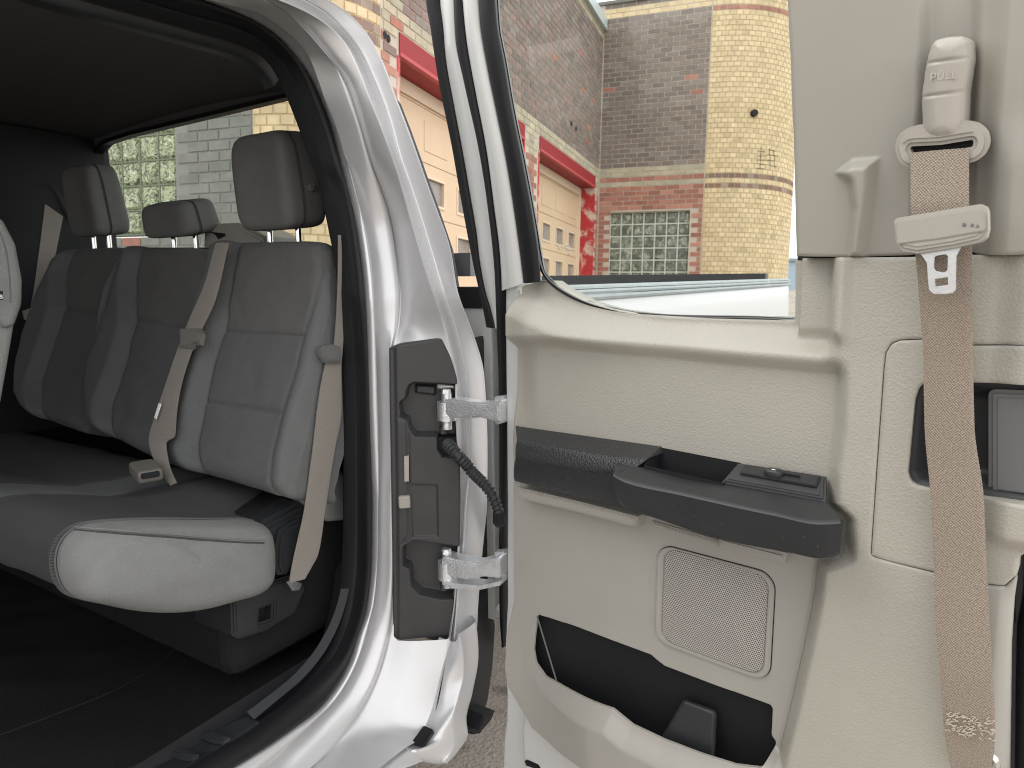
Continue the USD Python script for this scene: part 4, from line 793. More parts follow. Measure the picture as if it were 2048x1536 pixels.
GRV = DF.px([(1860, 679), (1800, 680), (1783, 688), (1772, 706), (1768, 740), (1755, 920), (1742, 1112), (1800, 1128), (1868, 1145)], .03)
GR2 = DF.px([(1868, 1146), (1976, 1171), (2011, 1174), (2034, 1153)], .03); GR3 = DF.px([(1940, 689), (2090, 687)], .03)
HBZ = rpoly(DF.px([(1870, 764), (1846, 766), (1836, 778), (1829, 800), (1815, 945), (1820, 962), (1832, 971), (1870, 980), (2100, 1012), (2100, 768)], .03), .008)
vA = DF.px([(1300, 800)], 0)[0, 1]
LOWB = DF.px([(1400, 1000)], 0)[0, 1]
def nft(U, V):
    up = sstep((V - (vA - .09)) / .09)
    col = sstep(-pdist(COL, U, V) / .026 + .35)
    n = .030 * sstep((pdist(REC, U, V) + .004) / .026) * up * (1 - col)
    dw = pdist(WB, U, V, False); dr = pdist(np.vstack([ROLL, [ROLL[-1][0], 1.], [ROLL[0][0], 1.]]), U, V)
    n = n - .050 * sstep((.012 - dr) / .050) * up * sstep((DF.px([(1700, 600)], .03)[0, 0] - .004 - U) / .03)
    n = n - .012 * sstep((.05 - U + DF.px([(1030, 900)])[0, 0]) / .05) * up
    n = np.maximum(n, -.028) + .030 * col
    # upper edge left of the belt column: the flank beside the window
    n = n + .018 * sstep((V - DF.px([(1600, 690)], .02)[0, 1]) / .02) * sstep((U - DF.px([(1590, 600)], .02)[0, 0] + .006) / .004) * (1 - col)
    uL = DF.px([(1062, 1330)])[0, 0]; ramp = sstep((U - uL + .03) / .20) * sstep((DF.px([(1074, 1218)])[0, 1] - V) / .08); sh = sstep(-pdist(SHELL, U, V) / .012 + 1.); n = n * (1 - sh) + sh * np.maximum(n, ramp * (.036 + .022 * sstep(pdist(LIP, U, V, False) / .030)) - .20 * np.maximum(0, pdist(LIP, U, V, False) - .032) * ramp)
    dlip = pdist(LIP, U, V, False)
    n = n - sh * .010 * sstep(1 - dlip / .020) * 0
    rt = DF.px([(1962, 900)], .03)[0, 0]; n = n + .012 * sstep((U - rt) / .03) * sstep((V - DF.px([(1990, 1100)], .03)[0, 1]) / .02)
    # lower right column curls back towards the outer edge
    n = n - .05 * sstep((U - DF.px([(1985, 1300)], .03)[0, 0]) / .05) * sstep((DF.px([(1990, 1150)], .03)[0, 1] - V) / .03)
    return n
def pxn(fr, px, nf, it=8):
    n = np.zeros(len(px))
    for _ in range(it): uv = fr.px(px, n); n = .5 * n + .5 * nf(uv[:, 0], uv[:, 1])
    return fr.px(px, n)
OUTPX = [(1027, 602), (1034, 582), (1047, 570), (1076, 561), (1100, 562), (1122, 578), (1170, 603), (1220, 618), (1279, 629), (1365, 634), (1589.5, 640), (1590.5, 517), (1820, 514), (2090, 504), (2090, 1100), (2046, 1109), (2037, 1116), (2034, 1153), (2027, 1201), (2021, 1292), (2023, 1640), (1545, 1640), (1250, 1590), (1175, 1545), (1116, 1503), (1063, 1455), (1016, 1375), (1009, 1334), (1016, 1253), (1029, 1200), (1028, 1010), (1026, 850)]
OUT = pxn(DF, OUTPX, nft)
LOWER = DF.px([(1000, 960), (1260, 1010), (1680, 1075), (1690, 1105), (1630, 1124), (1622, 1200), (1604, 1290), (1580, 1400), (1556, 1500), (1536, 1660), (900, 1660), (900, 960)], np.r_[0, 0, .0, .0, np.full(6, .014), 0, 0])
LOWPOLY = Polygon(OUT).buffer(0).intersection(Polygon(LOWER).buffer(0)); LOWPOLY = max(getattr(LOWPOLY, 'geoms', [LOWPOLY]), key=lambda g: g.area)
UPPOLY = Polygon(OUT).buffer(0).difference(Polygon(LOWER).buffer(0)); UPPOLY = max(getattr(UPPOLY, 'geoms', [UPPOLY]), key=lambda g: g.area)
ACC = rpoly(DF.px([(1868, 1145), (1800, 1128), (1742, 1112), (1755, 920), (1768, 740), (1772, 706), (1783, 688), (1800, 681), (1860, 679), (1925, 680), (1935, 900), (1920, 1156)], .03), .004)
RU = DF.px([(1935, 480), (2110, 470), (2110, 687), (1935, 690)], .032); RL = DF.px([(1905, 1155), (1976, 1171), (2011, 1174), (2034, 1153), (2110, 1140), (2110, 1700), (1950, 1700)], .03)
def bufd(p, d): return np.array(Polygon(p).buffer(0).buffer(d).exterior.coords)[:-1]
obj(RD, 'trim_panel', relief(DF, np.array(UPPOLY.exterior.coords)[:-1], nft, .0021, [HBZ, bufd(ACC, .0009), bufd(RU, .0011), bufd(RL, .0011)], sk=.03, edge=.0022), 'trim', True)
pin = lambda p: np.array(Polygon(p).buffer(0).intersection(UPPOLY).exterior.coords)[:-1]
obj(RD, 'access_cover', relief(DF, ACC, nft, .0021, [HBZ], sk=.012, edge=.002), 'trim', True)
obj(RD, 'front_edge_trim', relief(DF, pin(RU), nft, .0021, [HBZ], sk=.012, edge=.003), 'trim', True); obj(RD, 'front_edge_trim', relief(DF, pin(RL), nft, .0021, sk=.012, edge=.003), 'trim_smooth', True)
obj(RD, 'trim_backing', prism(DF, DF.px([(1730, 560), (2030, 560), (2030, 1250), (1900, 1300), (1730, 1150)], 0), -.012, -.004), 'rubber')
obj(RD, 'lower_trim', relief(DF, np.array(LOWPOLY.exterior.coords)[:-1], nft, .0021, [PKT], sk=.004, edge=.0008), 'trim_smooth', True)
# map pocket
def nfp(U, V):
    d = pdist(LIP, U, V, False); return -.006 - .030 * sstep(-pdist(PKT, U, V) / .012) * 0 + .0 * d
pk = np.array(Polygon(PKT).buffer(.03).exterior.coords)[:-1]
kn = DF.px([(1000, 1330), (1700, 1640)], .0)
back = DF.p3([(1040, 1200), (1320, 1300), (1620, 1425)], -.012); low = DF.p3([(1050, 1385), (1300, 1560), (1620, 1690)], -.030); lipi = DF.p3([(1060, 1395), (1260, 1560), (1620, 1690)], np.array([-.004, .020, .030]))
obj(RD, 'map_pocket', loft(dens([back, back * .5 + low * .5 + [0, 0, 0], low, lipi], 3)), 'blackmatte', 40)
obj(RD, 'map_pocket_divider', [hullpts(list(DF.p3([(1372, 1408), (1425, 1428)], .0)) + list(DF.p3([(1330, 1480), (1420, 1520)], .012)) + list(DF.p3([(1330, 1480), (1420, 1520)], -.03)), .006)], 'black', 40)
obj(RD, 'map_pocket_rib', tube(DF.p3([(1074, 1232), (1113, 1362)], .008), .0014, 6), 'greyplastic')
# armrest
def pr(px, n, k=60): return DF.p3(resample(px, k), n)
AR = group(TR, 'door_armrest')
q0 = pr([(1031, 852), (1321, 893)], .002); q1 = pr([(1034, 882), (1100, 893), (1240, 914), (1296, 917)], .040); q2 = pr([(1031, 915), (1100, 928), (1200, 941), (1262, 944)], .052); q3 = pr([(1030, 962), (1100, 980), (1200, 1004), (1262, 1016)], .036); q4 = q3 - .034 * DF.n + .006 * DF.v
endp = lambda L: [np.concatenate([r, [r[-1] - DF.n * .06 + DF.u * .002]]) for r in L]
mk = lambda L: [np.concatenate([[r[0] + DF.u * .006 - DF.n * .02], r]) for r in L]
obj(AR, 'pad', loft(dens(mk(endp([q0, q0 * .15 + q1 * .85, q1, q1 * .6 + q2 * .4 + .002 * DF.n, q2, q2 * .8 + q3 * .2 + .002 * DF.n, q3, q4])), 3)), 'blackgrain', 45)
b0 = pr([(1231, 926), (1284, 934), (1365, 955), (1436, 967), (1649, 1003)], [ .045]); b1 = pr([(1228, 948), (1252, 960), (1365, 986), (1547, 1026), (1642, 1044), (1686, 1041)], .086); b2 = pr([(1226, 952), (1250, 965), (1363, 991), (1546, 1031), (1642, 1049), (1687, 1046)], .090); b3 = pr([(1236, 1000), (1262, 1018), (1300, 1029), (1436, 1073), (1580, 1101), (1643, 1112), (1680, 1104)], .080); b4 = b3 + (b3 - CAM_T) * .045 + .004 * DF.v
def endc(L, t):
    o_ = []
    for r in L:
        d = r[-1] - CAM_T; k_ = ((r[-1] - DF.o) @ DF.n + .004) / -(d @ DF.n); o_.append(np.concatenate([r, [r[-1] + d * max(k_, 0) - DF.u * .004]]))
    return o_
def startc(L): return [np.concatenate([[r[0] - DF.n * .05 + DF.u * .004], r]) for r in L]
obj(AR, 'grab_bar', loft(startc(endc([b0 - .02 * DF.v, b0, b0 * .9 + b1 * .1 + .001 * DF.v, b1 * .95 + b0 * .05 + .0015 * DF.v, b1 * .6 + b2 * .4 + .0012 * DF.v + .0005 * DF.n, b2], 1.))), 'black', 35)
obj(AR, 'grab_bar_front', loft(startc(endc([b2, b2 * .95 + b3 * .05 + .0006 * DF.n, b2 * .5 + b3 * .5 + .0015 * DF.n, b3 * .94 + b2 * .06 + .0006 * DF.n, b3, b3 * .9 + b4 * .1 - .003 * DF.v, b4], 1.))), 'black', 30)
t0 = DF.p3([(1316, 894), (1482, 926)], .002); t1 = DF.p3([(1288, 930), (1446, 966)], .05); dn = np.array([0, 0, -.035])
obj(AR, 'pull_cup', [loft([t0, t0 + dn, t1 + dn, t1]), trimesh.Trimesh(np.array([t0[0], t0[0] + dn, t1[0] + dn, t1[0], t0[1], t0[1] + dn, t1[1] + dn, t1[1]]), [[0, 1, 2], [0, 2, 3], [4, 6, 5], [4, 7, 6]], process=False)], 'blackmatte')
sp = DF.p3([(1476, 925), (1653, 952), (1650, 1000), (1443, 965)], [.004, .004, .050, .047]) + [0, 0, .0015]
obj(AR, 'switch_plate', slab(sp, .014, .003), mat('switch_grey', (.034, .035, .038), .42, bump=('noise', 900.0, .00012))); spi = DF.p3([(1490, 931), (1640, 954), (1632, 976), (1479, 949)], [.012, .012, .034, .032]) + [0, 0, .0022]
obj(AR, 'switch_bezel', slab(spi, .002, .0008), 'black'); swc = DF.p3([(1548, 951)], .024)[0] + [0, 0, .003]
obj(AR, 'window_switch', [ellipsoidbox(swc, .011, .008, .0055, 3, [DF.u, DF.n, DF.v], 3)], 'black', True); obj(AR, 'switch_mark', [ellipsoidbox(swc + [0, .004, .0052], .003, .002, .0008, 2, [DF.u, DF.n, DF.v], 2)], 'chrome', True)
obj(AR, 'switch_slot', slab(DF.p3([(1565, 951), (1600, 957), (1596, 965), (1561, 959)], .024) + [0, 0, .0032], .002), 'rubber')
obj(RD, 'armrest_ledge', slab(DF.p3([(1030, 974), (1150, 1002), (1274, 1034), (1272, 1051), (1262, 1053), (1150, 1024), (1040, 998)],   .026), .03, .002), 'trim_smooth')
obj(RD, 'armrest_ledge', slab(DF.p3([(1302, 1043), (1440, 1082), (1440, 1098), (1310, 1056)], .006), .01, .002), 'trim_smooth'); obj(RD, 'armrest_ledge', slab(DF.p3([(1436, 1074), (1572, 1108), (1567, 1128), (1436, 1097)], .024), .03, .004), 'trim_smooth')
sc_ = []
for _ in range(26):
    t = rng.random(); x = 1256 + 380 * t; y0_ = np.interp(x, [1252, 1365, 1547, 1642], [968, 996, 1036, 1054]); y = y0_ + (rng.random() ** 1.5) * 38; a = rng.normal(0, .9); l = rng.uniform(1, 6)
    sc_.append(tube(DF.p3([(x, y), (x + l * math.cos(a), y + l * math.sin(a))], .0876), .00022, 4))
obj(AR, 'scuff', sc_, 'greyplastic', kind='stuff')
# loudspeaker
bz = rpoly(DF.px([(1316, 1088), (1550, 1150), (1538, 1366), (1310, 1282)], .003), .022); gr = rpoly(DF.px([(1329, 1096), (1536, 1155), (1524, 1353), (1322, 1279)], .004), .018)
SPK = group(TR, 'door_speaker')
bi = np.array(Polygon(gr).buffer(.0015).exterior.coords)
obj(SPK, 'bezel', [prism(DF, bz, -.004, .0045, [bi], ch=.0012)], 'trim_smooth', 30); bgro = np.array(Polygon(bz).buffer(.0010).exterior.coords)
obj(SPK, 'bezel_gap', prism(DF, bgro, -.004, .0008, [bz]), 'blackmatte')
sg_ = relief(DF, gr, lambda U, V: .0015 + .003 * sstep(-pdist(gr, U, V) / .05), .004, sk=.006)
def guv(m):
    w = m.vertices - DF.o; a, b = w @ DF.u, w @ DF.v; p = .0031; q = b / (p * .866); return np.stack([a / p + .5 * q, q], 1)
obj(SPK, 'grille', sg_, 'grille', True, uv=(lambda q: np.stack([q[:, 0] , q[:, 1]], 1))(guv(sg_)))
# inner release handle in its dark dish
HD = group(TR, 'release_handle'); hb = np.array(Polygon(HBZ).buffer(.002).exterior.coords)[:-1]
obj(HD, 'dish', relief(DF, hb, lambda U, V: .024 - .026 * sstep(-pdist(HBZ, U, V) / .02), .003, sk=.005), 'black', True)
obj(HD, 'lever', [prism(DF, rpoly(DF.px([(1976, 779), (2110, 784), (2110, 1012), (1976, 990)], .02), .006), -.004, .020, ch=.004)], 'greyplastic', 30)
# upper pillar trim
PIL = DU.px([(1573, -30), (1574, 0), (1580, 125), (1588, 333), (1592, 513), (1700, 515), (1820, 511), (1900, 509), (2090, 501), (2090, -30)], .02)
CHN = DU.px([(1843, -60), (1841, 200), (1832, 320), (1826, 420), (1826, 540), (1950, 540), (1950, 330), (1958, 150), (1960, -60)], .016)
WED = DU.px([(1668, 346), (1700, 322), (1752, 318), (1748, 380), (1740, 440), (1729, 520), (1690, 520), (1700, 420), (1694, 368)], .03)
def nfu(U, V):
    n = .020 - .014 * sstep(-pdist(CHN, U, V) / .010 + .3) + .010 * sstep((U - DU.px([(1955, 200)], .03)[0, 0]) / .02)
    w = pdist(WED, U, V); n = n + .016 * sstep(-w / .012 + .2); rr = DU.px([(1955, 330)], .03)[0]
    n = n + .010 * sstep((U - rr[0]) / .03) * sstep((rr[1] + .05 - V) / .06)
    return n
obj(RD, 'pillar_trim', relief(DU, PIL, nfu, .0022, sk=.03, edge=.003), 'pillar', True)
sd = DF.px([(1592, 511), (2090, 500), (2090, 520), (1592, 521)], .0); obj(RD, 'trim_gap', prism(DF, sd, -.02, -.005), 'rubber')
obj(RD, 'edge_seal', loft(dens([DF.p3(resample([(2048, 1100), (2046, 1180), (2034, 1260), (2030, 1640)], 30), -.01), DF.p3(resample([(2062, 1100), (2058, 1180), (2056, 1260), (2052, 1640)], 30), .004), DF.p3(resample([(2080, 1100), (2078, 1180), (2076, 1260), (2072, 1640)], 30), -.006)], 4)), 'rubber', True)
obj(RD, 'frame_flange', loft([DF.p3(resample([(2000, 1100), (2000, 1640)], 20), -.012), DF.p3(resample([(2052, 1100), (2040, 1640)], 20), -.014)]), 'cover', True)

# ------------------------------------------------------------------ belts
def belt(edgeL, edgeR, n=None, k=120, across=7, place=None, t=.0012, sag=0.0, wav=0.):
    L, R_ = resample(edgeL, k), resample(edgeR, k)
    if place: PL, PR = place(L), place(R_)
    else: nn = np.interp(np.linspace(0, 1, k), np.linspace(0, 1, len(n)), n); PL, PR = DF.p3(L, nn), DF.p3(R_, nn)
    s = np.linspace(0, 1, across); d = np.r_[0, np.cumsum(np.linalg.norm(np.diff((PL + PR) / 2, axis=0), axis=1))]; wid = np.linalg.norm(PR - PL, axis=1).mean()
    tang = np.gradient((PL + PR) / 2, axis=0); nrm = np.cross(PR - PL, tang); nrm /= np.linalg.norm(nrm, axis=1)[:, None]
    if (nrm.mean(0) @ (CAM_T - PL.mean(0))) < 0: nrm = -nrm
    rows, uv = [], []
    for side, sg in ((s, 1), (s[::-1], -1)):
        for q in side:
            w = wav * np.sin(d * 19 + q * 2.4) ; P = PL * (1 - q) + PR * q + nrm * (sg * t / 2 + sag * (4 * q * (1 - q)) + w)[:, None] if np.ndim(w) else PL
            rows.append(P); uv.append(np.stack([np.full(k, q * wid), d], 1))
    rows.append(rows[0]); uv.append(uv[0]); return loft(rows), np.concatenate(uv)
DB = group(TR, 'door_seat_belt')
bL = [(1821, 306), (1822, 420), (1831, 505), (1842, 640), (1846, 700), (1849, 850), (1862, 1000), (1867, 1100), (1872, 1250), (1880, 1350), (1886, 1440), (1895, 1505), (1908, 1560)]
bR = [(1938, 296), (1938, 420), (1944, 505), (1945.5, 640), (1946, 700), (1949, 850), (1968, 1000), (1972, 1100), (1979, 1250), (1985, 1350), (1990, 1440), (1988, 1505), (1972, 1560)]
m_, uv_ = belt(bL, bR, [.075, .078, .074, .066, .062, .060, .058, .058, .058, .060, .062, .060, .050], 160, 9, wav=.0006, sag=.001); obj(DB, 'webbing', m_, 'web', True, uv=uv_)
st = []
for i in range(120):
    t = rng.random(); y = 1424 + 44 * rng.random() + t * 14; x = 1888 + t * 98; a = rng.normal(0, .5); P = DF.p3([(x, y), (x + 7 * math.cos(a), y + 7 * math.sin(a))], .0637); st.append(tube(P, .00045, 4))
obj(DB, 'stitching', st, 'stitch', kind='stuff')
lp = DU.px([(1788, 292), (1797, 268), (1815, 255), (1842, 248), (1880, 246), (1925, 240), (1956, 245), (1975, 262), (1979, 285), (1970, 310), (1948, 325), (1880, 333), (1815, 335), (1797, 325)], .052); sl = DU.px([(1816, 293), (1880, 290), (1947, 279), (1945, 294), (1880, 304), (1823, 306)], .052)
obj(DB, 'guide_loop', [prism(DU, rpoly(lp, .012), .040, .054, [rpoly(sl, .002)], ch=.0035)], 'clip', 40); obj(DB, 'guide_slot', prism(DU, rpoly(lp, .012) * [1, 1], .036, .039), 'rubber')
AJ = DU.px([(1848, 128), (1853, 108), (1863, 80), (1890, 73), (1924, 71), (1936, 80), (1937, 118), (1927, 182), (1924, 250), (1918, 268), (1903, 278), (1870, 282), (1850, 276), (1842, 262), (1839, 194)], .055); g1 = DU.px([(1838, 128), (1942, 113)], .06); g2 = DU.px([(1832, 195), (1934, 181)], .06); AJ = rpoly(AJ, .006)
def nfa(U, V):
    d = -pdist(AJ, U, V); n = .044 + .014 * np.sqrt(np.clip(1 - (1 - np.clip(d / .014, 0, 1)) ** 2, 0, 1)); return n - .002 * np.exp(-(pdist(g1, U, V, False) / .0011) ** 2) - .002 * np.exp(-(pdist(g2, U, V, False) / .0011) ** 2)
obj(DB, 'height_adjuster', relief(DU, AJ, nfa, .0011, sk=.03), 'clip', True)
tp = DU.px([(1858, 162)], .058)[0]; tq = DU.px([(1905, 157)], .058)[0]; obj(DB, 'pull_lettering', text(DU, 'PULL', tp, .0062, .0578, .0006, math.atan2(*(tq - tp)[::-1])), 'greyprint')
tb = rpoly(DF.px([(1788, 442), (1793, 436), (1961, 408), (1971, 410), (1975, 420), (1976, 458), (1972, 474), (1960, 484), (1912, 495), (1835, 507), (1806, 502), (1792, 488)], .105), .004)
obj(DB, 'tongue', [prism(DF, tb, .088, .108, ch=.003)], 'clip', 35); tbi = DF.px([(1791, 446), (1970, 418), (1972, 462), (1880, 478), (1793, 489)], .109); obj(DB, 'tongue_face', [prism(DF, rpoly(tbi, .003), .1075, .1092, ch=.0006)], 'pillar', 35)
for (x_, y_, a, b) in ((1928, 449, 9, 8), (1944, 450, 7, 7), (1955, 452, 6, 6)): obj(DB, 'tongue_mark', slab(DF.p3([(x_ - a / 2, y_ + b / 2), (x_ - a / 6, y_ - b / 2), (x_ + a / 2, y_ - b / 4), (x_ + a / 2, y_ + b / 2)], .1096), .0004), 'greyplastic')
lt = DF.px([(1836, 500), (1854, 526), (1856, 560), (1858, 580), (1868, 588), (1890, 588), (1906, 586), (1912, 579), (1912, 545), (1913, 512), (1926, 488)], .096); h1 = rpoly(DF.px([(1869, 512), (1892, 508), (1896, 513), (1895, 541), (1888, 545), (1872, 542), (1868, 536)], .096), .0025); h2 = DF.px([(1870, 558), (1896, 554), (1896, 570), (1871, 573)], .096)
obj(DB, 'latch_plate', [prism(DF, rpoly(lt, .002), .094, .0965, [h1, h2], ch=.0005)], 'steel', 30)
obj(DB, 'anchor_ring', tube(DF.p3(resample([(1978, 1512), (1990, 1522), (1992, 1545), (1980, 1570)], 14), .045), .004, 8), 'chrome', 40)

# ------------------------------------------------------------------ rear bench
RS = group(TR, 'rear_bench')
SB = Fr([.4, .04, 1.35], [-1, 0, 0], [0, -.16, .41])
seats = [
    ([(441, 497), (455, 488), (480, 484), (560, 480), (630, 479), (650, 484), (657, 500), (664, 600), (660, 700), (645, 790), (629, 870), (614, 930), (604, 985), (592, 1001), (542, 987), (470, 965), (397, 944), (345, 926), (338, 902), (357, 790), (383, 700), (400, 644), (425, 560)],
     [(470, 470), (468, 520), (455, 593), (451, 640), (424, 725), (408, 801), (391, 888), (396, 960), (545, 1010), (532, 975), (540, 906), (564, 808), (588, 725), (602, 668), (625, 586), (642, 507), (646, 470)], [[(430, 658), (620, 668)], [(400, 800), (580, 829)]], .0),
    ([(215, 874), (183, 845), (177, 772), (182, 725), (203, 678), (230, 590), (257, 497), (275, 487), (360, 488), (430, 489), (438, 500), (398, 644), (378, 700), (354, 790), (338, 880), (332, 925), (300, 917), (250, 892)],
     [(279, 470), (275, 510), (267, 559), (267, 641), (246, 725), (217, 808), (214, 890), (330, 950), (345, 800), (378, 650), (408, 500), (412, 470)], [[(250, 635), (390, 652)]], .0),
    ([(144, 492), (116, 518), (84, 586), (52, 678), (42, 725), (35, 790), (48, 816), (72, 834), (155, 864), (176, 842), (176, 772), (181, 725), (201, 678), (228, 590), (256, 497), (246, 489), (200, 488)],
     [(148, 470), (140, 510), (128, 542), (125, 613), (113, 655), (89, 725), (77, 760), (78, 850), (168, 890), (166, 740), (170, 725), (191, 627), (205, 576), (236, 497), (238, 470)], [[(110, 611), (205, 626)]], .0)]
U6 = SB.px([(600, 700)], .03)[0, 0]
for si, (o, ins, seams, off) in enumerate(seats):
    O = rpoly(SB.px(o, .03) if si else pxn(SB, o, lambda U, V: .015 - .055 * sstep((U - U6) / .075)), .012); I = SB.px(ins, .035 + off)
    def nfs(U, V, O=O, I=I, seams=seams, off=off):
        di = pdist(I, U, V); n = .03 + off + .022 * sstep(di / .035) - .004 * np.exp(-(di / .0035) ** 2)
        d = -pdist(O, U, V); n = n - .024 * (1 - np.sqrt(np.clip(1 - (1 - np.clip(d / .030, 0, 1)) ** 2, 0, 1)))
        if len(seams) == 2: n = n - .055 * sstep((U - U6) / .075)
        for q in seams: n = n - .0045 * np.exp(-(pdist(SB.px(q, .035 + off), U, V, False) / .0032) ** 2) * (di < 0)
        return n + (meshkit.fbm(np.stack([U * 14, V * 14, U * 0 + si], -1), 3, si) - .5) * .008
    cut = SB.px(seams[0], .035 + off); top = np.vstack([cut, SB.px([(cut[1][0] * 0 + 900, 300), (-200, 300)], 0)]) if False else None
    Pi = Polygon(I).buffer(0).intersection(Polygon(O).buffer(0)); (x0, y0), (x1, y1) = cut; k_ = (y1 - y0) / (x1 - x0)
    ln = [(x0 + sgn * 2, y0 + k_ * sgn * 2) for sgn in (-1, 1)]; upper = Polygon([ln[0], ln[1], (ln[1][0], 3), (ln[0][0], 3)])
    big = lambda g: np.array(max(getattr(g, 'geoms', [g]), key=lambda q: q.area).exterior.coords)[:-1]
    st_ = .0032
    lab = ['door side seat back', 'middle seat back', 'far seat back'][si]
    bo = Polygon(O).buffer(0).difference(Polygon(I).buffer(0))
    for gpart in getattr(bo, 'geoms', [bo]):
        if gpart.area > .0008: obj(RS, 'seat_back_bolster', relief(SB, np.array(gpart.exterior.coords)[:-1], nfs, st_, sk=.09), 'seatmid', True)
    obj(RS, 'seat_back_insert', relief(SB, big(Pi.intersection(upper)), nfs, st_, sk=.05), 'seatup', True)
    obj(RS, 'seat_back_insert', relief(SB, big(Pi.difference(upper)), nfs, st_, sk=.05), 'seatins', True)
    pts = np.array(Polygon(I).exterior.coords); 
    ring = Polygon(I).buffer(-.0005).intersection(Polygon(O).buffer(-.006)); rc = big(ring); rc = np.vstack([rc, rc[:1]]); d_ = np.r_[0, np.cumsum(np.linalg.norm(np.diff(rc, axis=0), axis=1))]; m__ = np.arange(0, d_[-1], .0042); RX = np.stack([np.interp(m__, d_, rc[:, i]) for i in (0, 1)], 1)
    nn = nfs(RX[:, 0], RX[:, 1]) + .0030; PP = SB.pt(RX, nn); stt = [tube(PP[i:i + 2] * [[1], [1]], .00055, 4, False) for i in range(0, len(PP) - 1, 2)]
    obj(RS, 'seat_stitching', stt, 'thread', kind='stuff')
# back of the seat row
obj(RS, 'seat_back_shell', [box(np.array([.17, -.10, .78]), np.array([1.36, -.0, 1.30]))], 'blackmatte'); obj(RS, 'seat_base', [rbox(np.array([.78, .14, .76]), (1.05, .3, .28), .03)], 'carpet')
# lower lobe of the door side seat back, behind the belt
lob = hx([(604, 935), (622, 928), (660, 945), (684, 955), (688, 1015), (680, 1030), (655, 1032), (618, 1010), (604, 990)], .235)
obj(RS, 'seat_back_side', [hullpts(list(lob) + list(lob + [.08, -.02, 0]), .010)], 'seatlight', 50)
# cushion
prof_px = [(508, 1042), (440, 1038), (361, 1038), (300, 1038), (240, 1040), (190, 1044), (150, 1056), (122, 1084), (113, 1112), (116, 1150), (135, 1184), (190, 1203), (253, 1216), (325, 1223), (397, 1216), (470, 1195), (520, 1172), (532, 1156), (536, 1130), (536, 1100), (533, 1072), (524, 1051)]
def ringpt(k=120):
    P = hx(prof_px, .245); P = np.vstack([P, P[:1]]); from scipy.interpolate import CubicSpline
    d = np.r_[0, np.cumsum(np.linalg.norm(np.diff(P, axis=0), axis=1))]; cs = CubicSpline(d, P, bc_type='periodic'); return cs(np.linspace(0, d[-1], k + 1))
RG = ringpt(); cen = RG[:-1].mean(0)
def ringat(x, sh):
    r = cen + (RG - cen) * (1 - sh / np.maximum(.02, np.linalg.norm(RG - cen, axis=1)))[:, None]; r[:, 0] = x; return r
side = [ringat(.196, .088), ringat(.197, .070), ringat(.200, .045), ringat(.206, .022), ringat(.217, .008), ringat(.230, .002), ringat(.238, 0), ringat(.244, .0005), ringat(.2465, .0025)]
side = side[2:]; q0c = side[0]; cc = q0c[:-1].mean(0); capm = loft([np.stack([np.full(len(RG), .1955 + .0045 * f ** 2), cc[1] + (q0c[:, 1] - cc[1]) * f, cc[2] + (q0c[:, 2] - cc[2]) * f], 1) for f in (0.001, .25, .5, .75, .9)] + dens(side, 3))
obj(RS, 'cushion_side', capm, 'seatlight', True)
xs_ = [.2465, .2475, .252, .275, .31, .35, .40, .44, .455, .462, .468, .475, .49, .52, .55, .58, .60, .61, .64, .68, .76, .84, .90, .925, .935, .945, .97, 1.05, 1.15, 1.28]; sh_ = [.0025, .0005, -.001, .002, .004, .004, .003, .001, .003, .007, .003, .001, .0005, .0, .0, .001, .006, .001, .003, .003, .004, .003, .001, .004, .012, .004, .001, .003, .004, .003]
body = [ringat(a, b) for a, b in zip(xs_, sh_)]
for r in body:
    w = sstep((r[:, 0] - .26) / .10) * sstep((cen[1] - .02 - r[:, 1]) / .10); r[:, 1] -= .11 * w; r[:, 2] += .012 * w
body = [r + np.stack([0 * r[:, 0], 0 * r[:, 0], (meshkit.fbm(r * 11, 3, 9) - .5) * .012], 1) for r in body]; body[0] = ringat(.2465, .0025); body[1] = ringat(.2475, .0005)
obj(RS, 'cushion', loft(dens(body[:12], 3)), 'seatdark', True); obj(RS, 'cushion', loft(dens(body[11:17], 3)), 'seatmid', True, label='lighter band between the cushions'); obj(RS, 'cushion', loft(dens(body[16:], 3)), 'seatdark', True)
sm = [ringat(x, -.0006) for x in (.2465,)][0]; obj(RS, 'cushion_seam', tube(sm[:75], .0014, 6), 'thread')
cs_ = hx(resample([(150, 1059), (250, 1066), (361, 1075), (450, 1082), (524, 1086)], 40), .2045); cs_ = hitm(capm, [(150, 1060), (200, 1064), (250, 1068), (305, 1072), (361, 1076), (410, 1080), (450, 1083), (490, 1085), (528, 1086)]); obj(RS, 'cushion_seam', [tube(resample(cs_, 50), .0014, 6)], 'seatdark', True); obj(RS, 'cushion_seam', [tube(resample(cs_ + [0, 0, .0045], 50), .0009, 6)], 'seatlight', True)
dsh = []
for i in range(0, 260):
    P = RG[int(i / 260 * 74)] * (1 - (i / 260 * 74) % 1) + RG[int(i / 260 * 74) + 1] * ((i / 260 * 74) % 1); o_ = P - cen; o_[0] = 0; o_ = unit(o_)
    dsh.append(tube([np.r_[.249, P[1:]] + o_ * .0012, np.r_[.256, P[1:]] + o_ * .0012 + [0, .0025, 0]], .0006, 4, False))
obj(RS, 'seat_stitching', dsh, 'thread', kind='stuff')
